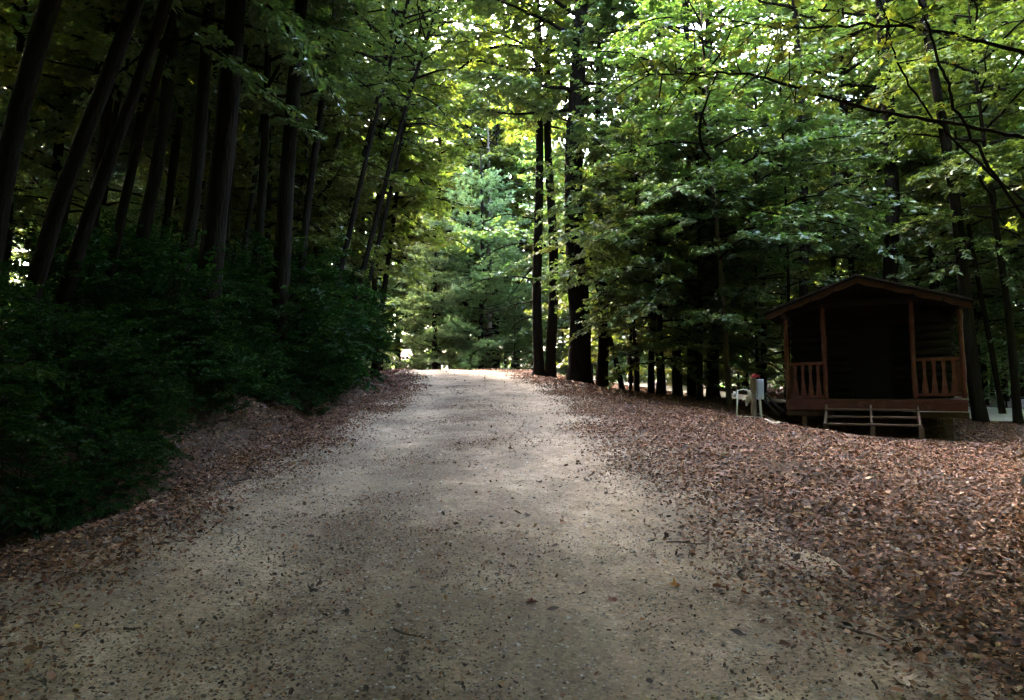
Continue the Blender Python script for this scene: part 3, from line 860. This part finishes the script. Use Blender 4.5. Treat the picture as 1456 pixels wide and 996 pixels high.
# middle distance: layered maples and hemlocks behind the shoulder and cabin
for (k, u, yd, s, lab) in (
    ('maple', 905, 31, 1.15, 'green layered maple filling the gap right of the thickest trunk'),
    ('maple', 985, 28, 1.05, 'broad green maple leaning out over the dark clump on the shoulder'),
    ('maple', 1085, 26, 1.1, 'green maple behind the electric post and left cabin corner'),
    ('hemlock', 1190, 27, 1.0, 'dark hemlock with drooping boughs behind the cabin roof'),
    ('hemlock', 1330, 25, .95, 'dark hemlock with drooping boughs behind the right end of the cabin'),
    ('maple', 1230, 36, 1.3, 'bright maple seen high above the cabin ridge'),
    ('maple', 1060, 37, 1.35, 'yellow-green maple behind the slender pale tree'),
    ('maple', 820, 42, 1.5, 'tall leafy maple behind the thickest trunk'),
    ('maple', 1400, 33, 1.3, 'yellow-green maple seen past the dark trunk right of the cabin'),
    ('tall', 1120, 31, 1.0, 'tall yellow-green tree towering behind the slender pale tree'),
    ('tall', 1310, 33, 1.0, 'tall leafy tree towering behind the right slope of the cabin roof'),
    ('tall', 960, 36, 1.0, 'tall leafy tree towering behind the dark clump on the shoulder'),
    ('tall', 760, 54, 1.2, 'tall leafy tree closing the view above the crest'),
    ('tall', 655, 74, 1.4, 'tall leafy tree far behind the pale green pine'),
    ('tall', 545, 76, 1.4, 'tall leafy tree far behind the shaded pine at the bend'),
    ('young', 905, 23.6, 1.7, 'young tree hanging fresh green sprays before the dark trunks of the shoulder'),
    ('young', 1010, 22.2, 1.5, 'young tree with green sprays before the cabin end of the dark clump'),
    ('young', 1078, 21.4, 1.5, 'young leafy tree right behind the electric post'),
    ('maple', 938, 21.5, .8, 'low-hanging maple before the left dark clump of the shoulder'),
    ('maple', 995, 20.5, .8, 'low-hanging maple before the right dark clump of the shoulder'),
    ('young', 1120, 19.8, 1.6, 'young leafy tree leaning over the left end of the cabin'),
    ('young', 897, 25, 1.4, 'young tree with pale sprays right of the thickest trunk'),
    ('tall', 1210, 27, 1.0, 'tall leafy tree leaning over the middle of the cabin roof'),
    ('tall', 1390, 29, 1.0, 'tall leafy tree in the wood past the right corner of the cabin'),
    ('tall', 1480, 24, 1.0, 'tall leafy tree beyond the far right edge of the clearing'),
    ('tall', 472, 30, .95, 'tall tree arching bright leaves over the road from the laurel bank'),
    ('tall', 496, 34, 1.0, 'second tall tree arching over the road, toward the bend'),
    ('tall', 535, 31, .95, 'tall tree whose leafy top arches farthest over the road from the left'),
    ('tall', 622, 52, 1.3, 'tall leafy tree closing the sky over the pale green pine'),
    ('tall', 702, 53, 1.35, 'tall leafy tree closing the sky over the pale lit trunk'),
    ('tall', 538, 53, 1.1, 'tall tree left of the pale green pine, filling the gap above it'),
    ('tall', 598, 61, 1.35, 'tall tree rising straight above the pale green pine'),
    ('tall', 640, 70, 1.5, 'tallest far tree seen over the shoulder of the pale pine'),
    ('maple', 566, 56, 1.35, 'full leafy maple seen left of the pale green pine in the far wood'),
    ('maple', 592, 60, 1.6, 'tall full maple straight behind the pale green pine'),
    ('maple', 540, 52, 1.2, 'leafy maple at the far left side of the road gap'),
    ('maple', 705, 58, 1.5, 'full yellow-green maple far behind the pale lit trunk'),
    ('tall', 735, 57, 1.1, 'tall broad tree over the road beyond the crest'),
    ('maple', 1500, 27, 1.2, 'green maple at the far right edge behind the slim trees')):
    T(k, u, yd, 5 if k == 'young' else 9, lab, s=s, H=22 if k == 'tall' else 10 * s + 3 if k != 'young' else 6 * s + 1, crown_up=(3.2 if u < 900 else 2.0) if k == 'young' else 0)

# the soft pale-green pines at the bend
T('pine', 618, 45.5, 9, 'soft pale green white pine with boughs sweeping down to the road at the crest', var=0, s=1.05, rot=.4, name='white_pine')
T('pine', 684, 46.5, 9, 'taller white pine with bare lower trunk right of the pale one at the bend', var=1, s=1.3, rot=2.0, crown_up=1.6, H=15)
T('pine', 512, 60, 9, 'white pine in the shade left of the pale one at the bend', var=1, s=1.0, rot=4.0)

# left wood
LW = [  # u at row 430, depth, width px, lean, label
    (288, 13.5, 36, .05, 'thick black trunk in the middle of the left wood'),
    (391, 16.5, 24, .05, 'black trunk nearest the road bend in the left wood'),
    (236, 14.5, 21, .10, 'black trunk close left of the thick one in the left wood'),
    (176, 15.5, 20, .12, 'slim black trunk left of the lit gap in the dark wood'),
    (346, 17.5, 14, .07, 'slim trunk between the two black trunks in the left wood'),
    (414, 18.5, 12, .10, 'slim trunk right of the black trunk nearest the bend'),
    (20, 10.5, 24, .30, 'leaning trunk with pale streaked edge in the dark left wood'),
    (70, 11.5, 20, .27, 'second leaning trunk with pale streaked edge in the left wood'),
    (-40, 9.5, 30, .2, 'massive leaning trunk at the left edge of the wood'),
    (330, 20, 9, .10, 'thin pole of a trunk deep in the left wood'),
    (208, 19, 11, .12, 'thin black pole beside the lit gap in the left wood'),
    (440, 21, 9, .25, 'thin leaning stem over the laurel bank near the bend'),
    (470, 23, 9, .28, 'thin leaning stem crossing the laurel bank, next to the bend'),
    (497, 27, 8, .20, 'thin stem above the laurel bank closest to the bend'),
    (530, 31, 9, .12, 'slim trunk at the inside of the road bend'),
    (130, 13, 14, .22, 'slim leaning trunk between pale-streaked trunks and lit gap')]
for i, (u, yd, w, ln, lab) in enumerate(LW):
    x, y = foot(u, None, yd)
    thin = w < 16
    tree('tall' if yd < 18 else 'high', x, y, w * yd / FPX / 2, lab, None, lean=(ln, 0), H=22 if not thin else 16, crown_up=5.0 if not thin else 2.5, s=.9 if not thin else .7)

# deeper rows of the left wood
gL = 'trees deep in the dark left wood'
for i in range(48):
    y = random.uniform(8, 50); x = road_c(y) - random.uniform(8.5, 26)
    if abs(x / y) > 1.0: continue
    tree('tall' if random.random() < .5 else 'maple', float(x), y, random.uniform(.08, .22), 'black trunk deep in the shade of the left wood', gL, lean=(random.uniform(.02, .15), random.uniform(-.05, .05)), H=18, s=random.uniform(.8, 1.1), crown_up=1.0)
gP = 'slim trunks of the left wood'
for (u, yd, w, ln, lab) in ((110, 17, 10, .16, 'slim black trunk between the leaning trunks of the left wood'), (255, 18, 9, .09, 'slim black trunk close left of the thick left trunk'), (310, 19, 8, .08, 'slim black trunk close right of the thick left trunk'),
    (372, 21, 8, .10, 'thin pole close left of the trunk nearest the bend'), (428, 24, 8, .15, 'thin pole right of the trunk nearest the bend'), (150, 20, 9, .14, 'thin pole left of the lit gap, farther back'), (455, 26, 7, .2, 'thin leaning pole above the laurels'),
    (482, 30, 7, .16, 'thin leaning pole above the laurels near the bend'), (50, 18, 9, .22, 'thin leaning pole in the darkest part of the left wood'), (195, 23, 8, .12, 'thin pole far back in the lit gap of the left wood'), (273, 24, 7, .08, 'thin pole far back behind the thick left trunk'), (405, 27, 8, .1, 'thin pole far back behind the trunk nearest the bend')):
    x, y = foot(u, None, yd)
    tree('tall' if yd < 18 else 'high', x, y, w * yd / FPX / 2, lab, gP, lean=(ln, 0), H=17, s=.7, crown_up=2.5)
# understory hanging over the left verge
gV = 'leafy trees overhanging the left verge'
for (u, yd, s, kind, lab) in ((430, 24, .9, 'maple', 'leafy maple over the laurel bank, nearer the camera'), (450, 29, 1.0, 'maple', 'leafy maple over the laurel bank toward the bend'),
    (455, 36, 1.2, 'maple', 'tall leafy maple at the inside of the bend'), (390, 30, 1.3, 'maple', 'leafy maple rising behind the laurel bank'), (420, 41, 1.5, 'maple', 'tall maple beyond the laurel bank, in brighter light'),
    (330, 34, 1.4, 'maple', 'leafy maple behind the trunks of the left wood'), (380, 23, 1.1, 'maple', 'shaded maple between the black trunks and the laurel bank')):
    T(kind, u, yd, 9, lab, gV, s=s, H=10 * s + 2, var=1 if u < 435 else 3, crown_up=1.0 if s < 1.2 else 0)

# shrubs of the left bank
gS = 'laurel shrubs on the left bank'
sh = []
for i in range(46):
    y = random.uniform(5.0, 33); q = random.uniform(4.2, 8.5)
    x = float(road_c(y)) - q
    if x / y < -.85: continue
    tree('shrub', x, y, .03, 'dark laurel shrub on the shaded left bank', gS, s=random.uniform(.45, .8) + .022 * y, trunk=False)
for i in range(130):  # low dark shrubs added to blacken the bank, standing in for deep shade
    y = random.uniform(5.0, 20); q = random.uniform(3.75, 6.0)
    if i > 84: y, q = random.uniform(9, 24), random.uniform(4.0, 5.4)
    x = float(road_c(y)) - q
    if x / y < -.85: continue
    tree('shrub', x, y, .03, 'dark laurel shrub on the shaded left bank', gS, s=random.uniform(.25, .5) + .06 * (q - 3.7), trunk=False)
for (u, yd, s, lab) in ((470, 24, 1.5, 'green-lit laurel shrub at the road end of the left bank'), (430, 20, 1.5, 'green-lit laurel shrub overhanging the leaf bank'), (400, 17, 1.4, 'laurel shrub with lit leaf tips above the tan earth bank'), (500, 28, 1.4, 'laurel shrub at the inside corner of the bend')):
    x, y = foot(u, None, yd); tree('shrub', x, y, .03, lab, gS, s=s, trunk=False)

# trees beyond the crest and behind the cabin, up to where the wood closes
gB = 'trees of the far wood beyond the crest'
for i in range(64):
    y = random.uniform(50, 85); x = random.uniform(-.75, .75) * y
    kind = random.choice(['maple', 'maple', 'tall', 'young'])
    tree(kind, x, y, random.uniform(.08, .2), 'leafy tree in the far wood beyond the crest', gB, s=random.uniform(1.0, 1.7) * (1.3 if kind != 'tall' else .8), H=18, crown_up=random.uniform(-1, 1.5))
gR = 'trees of the wood behind the cabin'
for i in range(26):
    y = random.uniform(34, 52); x = random.uniform(.12, .85) * y
    kind = random.choice(['maple', 'tall', 'young'])
    tree(kind, x, y, random.uniform(.07, .2), 'leafy tree in the wood behind the cabin and shoulder', gR, s=random.uniform(.9, 1.4), H=17, crown_up=random.uniform(0, 2))

gY = 'young growth under the far trees'
for i in range(60):
    y = random.uniform(44, 60); x = random.uniform(-.35, .75) * y
    if x < float(road_c(y)) + 3 and y < 50: continue
    tree('young', x, y, .03, 'low bright leafy sapling under the far trees', gY, s=random.uniform(.6, 1.1), H=5)
gZ = 'young growth behind the shoulder and cabin'
for i in range(34):
    y = random.uniform(30, 44); x = random.uniform(.16, .85) * y
    tree('young', x, y, .03, 'low leafy sapling in the hollow behind shoulder and cabin', gZ, s=random.uniform(.5, 1.0), H=5)

# woods out of the frame: behind, left and right of the camera, with leaf canopy added overhead to shade foreground and left bank
def woods():
    rng = np.random.default_rng(77); P = []
    def blob(n, fx):
        P.append(fx(n))
    def ring(n):
        a = rng.uniform(0, 2 * np.pi, n * 3); r = rng.uniform(95, 120, n * 3)
        x, y = r * np.sin(a), r * np.cos(a)
        z = rng.uniform(-3, 24, n * 3)
        return np.stack([x, y, z], -1)[:n]
    def area(n, x0, x1, y0, y1, z0, z1):
        return np.stack([rng.uniform(x0, x1, n), rng.uniform(y0, y1, n), rng.uniform(z0, z1, n)], -1)
    def flank(n, sg):
        q = area(n * 3, 5, 38, -14, 40, .2, 23 if sg > 0 else 17)
        q = q[(q[:, 0] > .86 * np.clip(q[:, 1], 0, None) + 2.5) & (q[:, 0] > (5.2 if sg > 0 else 7))][:n]
        q[:, 0] *= sg
        return q
    P = np.concatenate([ring(26000), area(9000, -45, -14, -30, 6, 1, 19), area(22000, -40, 40, -45, -12, 0, 20), flank(36000, 1), flank(20000, -1),
                        area(4500, -14, 14, -12, 1, 9, 18), area(6500, -16, 12, -12, 5, 5.7, 9), area(2500, -16, -3.2, 5, 12, 8.8, 13), area(5200, -22, -4.2, 5, 17, 10.5, 16), area(3200, -15, 9, 5, 9.3, 7.6, 12), area(1300, -8, 6, 9.2, 11.2, 8.8, 12.5)])  # trunkless leaf slabs above the view, shaped to keep light off foreground and bank
    n = len(P)
    P[:, 2] += np.where(np.hypot(P[:, 0], P[:, 1]) < 90, ground_z(P[:, 0], P[:, 1]), 0)
    V, F = leaf_geo(P, rand_unit(n, rng), np.array([0, 0, 1.0]) + rand_unit(n, rng) * .9, rng.uniform(.6, 1.2, n) * np.where(np.hypot(P[:, 0], P[:, 1]) > 90, 1.6, 1.0), .7, .2, rng)
    return link('woods_and_shade_canopy', np_mesh('woods_and_shade_canopy', V, F, LEAF, np.repeat(rng.random(n), 4)))
tag(woods(), 'leafy mass of the surrounding wood, with unseen canopy added to shade the near road', kind='stuff')

# ------------------------------------------------------------------ leaf litter, gravel stones
print('litter')
def visible(x, y, pad=.06):
    return (y > 2.4) & (np.abs(x / y) < .70 + pad)
def scatter(n, f, x0, x1, y0, y1, rng):
    x = rng.uniform(x0, x1, n); y = rng.uniform(y0, y1, n)
    k = rng.random(n) < f(x, y); return x[k], y[k]
def litter_density(x, y):
    q = x - road_c(y)
    patch = np.clip(.95 + 1.1 * vnoise(x, y, 1.1, 21) + .7 * vnoise(x, y, .35, 22), .3, 1.3)
    d = sstep(1.3 + .35 * sstep(9, 4, y), 3.0 + .3 * sstep(9, 4, y), q + .9 * vnoise(x, y, 1.6, 23)) + sstep(-1.55, -2.95, q + .8 * vnoise(x, y, 1.6, 24))
    d = d * (1 - .55 * sstep(-3.7, -4.9, q + .8 * vnoise(x, y, 1.6, 25)))
    return np.clip((d * patch + .008) * visible(x, y), 0, 1)
def litter(name, n, f, x0, x1, y0, y1, size, rng, lab, dark=1.15):
    x, y = scatter(n, f, x0, x1, y0, y1, rng)
    m = len(x)
    z = ground_z(x, y) + .03 + rng.random(m) * .025
    D = rand_unit(m, rng); D[:, 2] *= .35
    Nn = np.array([0, 0, 1.0]) + rand_unit(m, rng) * .75
    s = size * (.45 + 1.1 * rng.random(m) ** 1.3) * (1 + .7 * (rng.random(m) < .06))
    # six-point curled leaf: two quads folded at the midrib with raised tips
    D /= np.linalg.norm(D, axis=1, keepdims=True); S = np.cross(D, Nn); S /= np.linalg.norm(S, axis=1, keepdims=True); U = np.cross(S, D)
    U *= np.sign(U[:, 2:3]); c = rng.uniform(-.05, .5, (m, 1)); w = rng.uniform(.22, .38, (m, 1))
    P = np.stack([x, y, z], -1); s = s[:, None]
    V = np.stack([P - D * s * .5 + U * s * c * .4, P + S * s * w * .9 + U * s * c * .5 - D * s * .12, P + S * s * w * .7 + U * s * c * .6 + D * s * .2, P + D * s * .5 + U * s * c * .3,
                  P - S * s * w * .7 + U * s * c * .6 + D * s * .2, P - S * s * w * .9 + U * s * c * .5 - D * s * .12], 1).reshape(-1, 3)
    b = (np.arange(m) * 6)[:, None]
    F = np.concatenate([b + np.array([[0, 1, 2, 3]]), b + np.array([[0, 3, 4, 5]])])
    o = link(name, np_mesh(name, V, F, LITTER, np.repeat(rng.random(m) ** dark, 6)))
    tag(o, lab, kind='stuff'); return o
rg = np.random.default_rng(5)
litter('leaf_litter', 900000, litter_density, -9, 14, 2.4, 22, .035, rg, 'brown fallen leaves covering both verges of the road')
litter('leaf_litter', 240000, litter_density, -12, 18, 22, 42, .060, rg, 'brown fallen leaves covering the far verges and the shoulder')
# dark crumbs of leaf and twig on the gravel
def crumb_density(x, y):
    q = x - road_c(y)
    pt = np.clip(.35 + 1.4 * vnoise(x, y, 1.4, 31) + .9 * vnoise(x, y, .4, 32), .03, 1)
    tr = .25 + .75 * np.clip(1 - np.exp(-((q - 1.15) / .5) ** 2) - .5 * np.exp(-((q + 1.2) / .4) ** 2), 0, 1)
    return np.clip(pt * tr * visible(x, y) * (np.abs(q) < 2.9) * np.clip(9 / y, .3, 1), 0, 1)
litter('leaf_crumbs', 420000, crumb_density, -5, 4, 2.4, 24, .0175, rg, 'dark crumbs of leaf and twig strewn over the gravel', 3.0)
# small stones
def stones(n):
    rng = np.random.default_rng(9)
    x, y = scatter(n, lambda x, y: np.clip(visible(x, y) * (np.abs(x - road_c(y)) < 2.8) * np.clip(5.5 / y, 0, 1) ** 1.5, 0, 1), -4.2, 3.2, 2.4, 15, rng)
    m = len(x); P = np.stack([x, y, ground_z(x, y) + .022], -1)
    oc = np.array([[1, 0, 0], [-1, 0, 0], [0, 1, 0], [0, -1, 0], [0, 0, 1], [0, 0, -1]], float)
    r = rng.uniform(.004, .011, m) * (1 + (rng.random(m) < .04) * 1.2)
    V = P[:, None, :] + oc[None] * r[:, None, None] * rng.uniform(.6, 1.35, (m, 6, 1)) * np.array([1, 1, .6])
    f = np.array([[0, 2, 4], [2, 1, 4], [1, 3, 4], [3, 0, 4]])
    F = (np.arange(m) * 6)[:, None, None] + f[None]
    sm = leaf_mat('stone', [(0, (.05, .047, .042)), (.4, (.17, .155, .13)), (.8, (.34, .31, .27)), (1, (.5, .48, .45))], (.01, .01, .01), 0.0, .04)
    o = link('gravel', np_mesh('gravel', V.reshape(-1, 3), F.reshape(-1, 3), sm, np.repeat(rng.random(m), 6))); tag(o, 'loose small stones on the packed gravel road', kind='stuff')
stones(60000)
# single leaves, clods and twigs one can pick out on the road
def dry_leaf(seed, curl):
    rng = np.random.default_rng(seed)
    out = [(0, 0), (.12, .04), (.34, .02), (.28, .18), (.48, .36), (.30, .42), (.22, .60), (.08, .62), (0, 1.0), (-.10, .6), (-.24, .58), (-.30, .42), (-.46, .33), (-.27, .18), (-.33, 0), (-.12, .04)]
    P = np.array([(x * rng.uniform(.8, 1.1), y * rng.uniform(.9, 1.1)) for x, y in out] + [(0, .35)])
    z = curl * (P[:, 0] ** 2 * 2.2 + (P[:, 1] - .4) ** 2 * .8) + .03 * rng.standard_normal(len(P)) + .03
    n = len(out)
    return np_mesh('fallen_leaf', np.column_stack([P[:, 0], P[:, 1] - .4, z]), np.array([(n, i, (i + 1) % n) for i in range(n)]), None)
def clod(seed):
    rng = np.random.default_rng(seed); nu, nv = 8, 6; V = []
    for j in range(nv):
        for i in range(nu):
            ph = math.pi * j / (nv - 1); a = i / nu * 6.283; r = rng.uniform(.75, 1.2)
            V.append((math.cos(a) * math.sin(ph) * r * 1.2, math.sin(a) * math.sin(ph) * r, math.cos(ph) * .6 * r + .3))
    return np_mesh('dirt_clod', V, np.array([(j * nu + i, j * nu + (i + 1) % nu, (j + 1) * nu + (i + 1) % nu, (j + 1) * nu + i) for j in range(nv - 1) for i in range(nu)]), plain_mat('dark_earth%d' % seed, (.022, .018, .013), .9))
LC = {'orange': plain_mat('orange_leaf', (.36, .16, .05), .7), 'red': plain_mat('red_brown_leaf', (.17, .06, .04), .7), 'pale': plain_mat('pale_leaf', (.42, .31, .22), .7), 'dark': plain_mat('dark_leaf', (.035, .024, .017), .7), 'yellow': plain_mat('yellow_leaf', (.42, .30, .08), .7)}
for (u, v, kind, size, lab) in ((958, 841, 'orange', .085, 'curled orange-brown leaf lying on the bare gravel'), (870, 863, 'red', .085, 'thin red-brown leaf lying right of the road centre'), (752, 864, 'red', .10, 'flat reddish leaf pressed into the gravel at the road centre'),
        (1318, 903, 'pale', .13, 'large pale upturned leaf on the dark litter in the near corner'), (1212, 668, 'pale', .10, 'pale leaf on the litter before the cabin steps'), (1368, 662, 'pale', .13, 'pale pinkish leaf on the shaded litter below the cabin corner'),
        (1130, 818, 'red', .12, 'dark red leaf at the edge where gravel meets litter'), (112, 905, 'yellow', .07, 'small yellow leaf on the near left of the gravel'), (790, 784, 'dark', .075, 'dark curled leaf in the middle of the road'), (800, 803, 'dark', .07, 'dark crumpled leaf just below the dark curled one'),
        (835, 688, 'dark', .12, 'dark leaf on the road at the edge of the bright patch'), (765, 690, 'dark', .10, 'dark leaf left of its like at the edge of the bright patch'), (727, 642, 'red', .11, 'red-brown leaf in the bright patch of the road'), (848, 626, 'red', .13, 'red-brown leaf at the right side of the bright patch'),
        (1290, 985, 'pale', .12, 'pale leaf at the very bottom of the litter'), (1205, 800, 'pale', .08, 'small pale leaf in the middle of the right-hand litter')):
    p = on_ground(u, v)
    o = link('fallen_leaf', dry_leaf(int(u + v), {'pale': .5, 'orange': .9}.get(kind, .6)), None, LC[kind]); o.location = (p.x, p.y, gz(p.x, p.y) + .025); o.scale = (size,) * 3; o.rotation_euler = (random.uniform(-.3, .3), random.uniform(-.3, .3), random.uniform(0, 6.28))
    tag(o, lab, 'leaf', 'single fallen leaves one can pick out')
for (u, v, r, lab) in ((446, 849, .026, 'black clod of earth alone on the left half of the road'), (648, 749, .024, 'black clod of earth left of the road centre'), (628, 964, .014, 'small dark clod near the bottom of the road'), (803, 894, .012, 'small dark pebble-like clod right of the road centre'), (853, 822, .014, 'little dark clod among leaves right of the centre')):
    p = on_ground(u, v)
    o = link('dirt_clod', clod(int(u)), None); o.location = (p.x, p.y, gz(p.x, p.y) + .015); o.scale = (r, r, r); o.rotation_euler = (0, 0, random.random() * 6)
    tag(o, lab, 'clod', 'dark clods on the gravel')
TWIG = wood_mat('twig_wood', (.035, .025, .017), (.09, .065, .045), .85)
for (u0, v0, u1, v1, lab) in ((948, 779, 1004, 782, 'long thin twig lying across the right wheel track'), (176, 904, 200, 907, 'short dark stick on the near left gravel'), (150, 745, 215, 722, 'pale stick along the left edge of the road'), (1195, 905, 1262, 925, 'stick half buried in the right-hand litter'), (330, 690, 372, 684, 'short stick at the foot of the left bank'),
        (1010, 700, 1052, 706, 'bent twig at the right road edge'), (560, 905, 600, 917, 'small twig on the lower middle of the road')):
    a_, b_ = on_ground(u0, v0), on_ground(u1, v1); P = soft([a_, a_ * .66 + b_ * .34 + Vector((random.uniform(-.03, .03), random.uniform(-.04, .04), 0)), a_ * .33 + b_ * .67 + Vector((random.uniform(-.03, .03), random.uniform(-.04, .04), 0)), b_], 2)
    P[:, 2] = ground_z(P[:, 0], P[:, 1]) + .034
    o = MB().tube(P, np.linspace(.008, .004, len(P)), 5).obj('twig', TWIG, None, True); tag(o, lab, 'twig', 'twigs fallen on the road and verges')
print('done')

# ------------------------------------------------------------------ labels of the repeats: by what they stand in line with, and the order going back
MARKS = [(-900, 'beyond the left edge trunk'), (-60, 'behind the massive left edge trunk'), (20, 'between the two leaning trunks'), (80, 'right of the leaning trunks'), (130, 'at the lit gap'), (200, 'left of the thick left trunk'), (240, 'close left of the thick left trunk'), (275, 'behind the thick left trunk'), (310, 'right of the thick left trunk'), (350, 'left of the bend trunk'), (385, 'behind the bend trunk'),
         (430, 'above the laurels'), (490, 'above the last laurels'), (540, 'left of the pale pine'), (585, 'behind the pale pine'), (650, 'by the pale lit trunk'), (715, 'left of the twin oak'), (760, 'behind the twin oak'), (800, 'behind the thickest trunk'),
         (850, 'right of the thickest trunk'), (910, 'behind the left dark clump'), (965, 'behind the right dark clump'), (1025, 'behind the slender pale tree'), (1060, 'behind the electric post'), (1110, 'behind the left cabin half'), (1220, 'behind the right cabin half'), (1340, 'past the right cabin corner'), (1400, 'behind the slim right trees'), (1460, 'at the far right edge')]
WORD = ['nearest', 'second nearest', 'third nearest', 'fourth nearest', 'fifth nearest', 'sixth nearest', 'seventh nearest', 'eighth nearest', 'ninth nearest', 'tenth nearest', 'eleventh nearest', 'twelfth nearest', 'thirteenth nearest', 'fourteenth nearest', 'fifteenth nearest', 'sixteenth nearest', 'seventeenth nearest', 'eighteenth nearest', 'nineteenth nearest', 'twentieth nearest', 'twenty-first nearest', 'twenty-second nearest', 'twenty-third nearest', 'twenty-fourth nearest', 'twenty-fifth nearest', 'twenty-sixth nearest', 'twenty-seventh nearest', 'twenty-eighth nearest', 'twenty-ninth nearest', 'thirtieth nearest', 'third farthest', 'second farthest', 'farthest']
SHORT = {gS: 'dark laurel shrub', gL: 'shaded wood tree', gB: 'leafy far tree', gR: 'leafy wood tree', gY: 'low bright sapling far back', gZ: 'low sapling in the hollow'}
bins = {}
for o in COL.objects:
    if o.parent is None and o.get('group') in SHORT and o['label'] in ('dark laurel shrub on the shaded left bank', 'black trunk deep in the shade of the left wood', 'leafy tree in the far wood beyond the crest', 'leafy tree in the wood behind the cabin and shoulder', 'low bright leafy sapling under the far trees', 'low leafy sapling in the hollow behind shoulder and cabin'):
        u = 728 + FPX * o.location.x / o.location.y
        k = max(i for i, m in enumerate(MARKS) if u >= m[0] or i == 0)
        bins.setdefault((o['group'], k), []).append(o)
for (gp, k), os_ in bins.items():
    os_.sort(key=lambda o: o.location.y)
    for i, o in enumerate(os_):
        o['label'] = SHORT[gp] + ' ' + MARKS[k][1] + ('' if len(os_) == 1 else ', ' + WORD[i if i < 30 else max(30, min(32, 32 - (len(os_) - 1 - i)))])
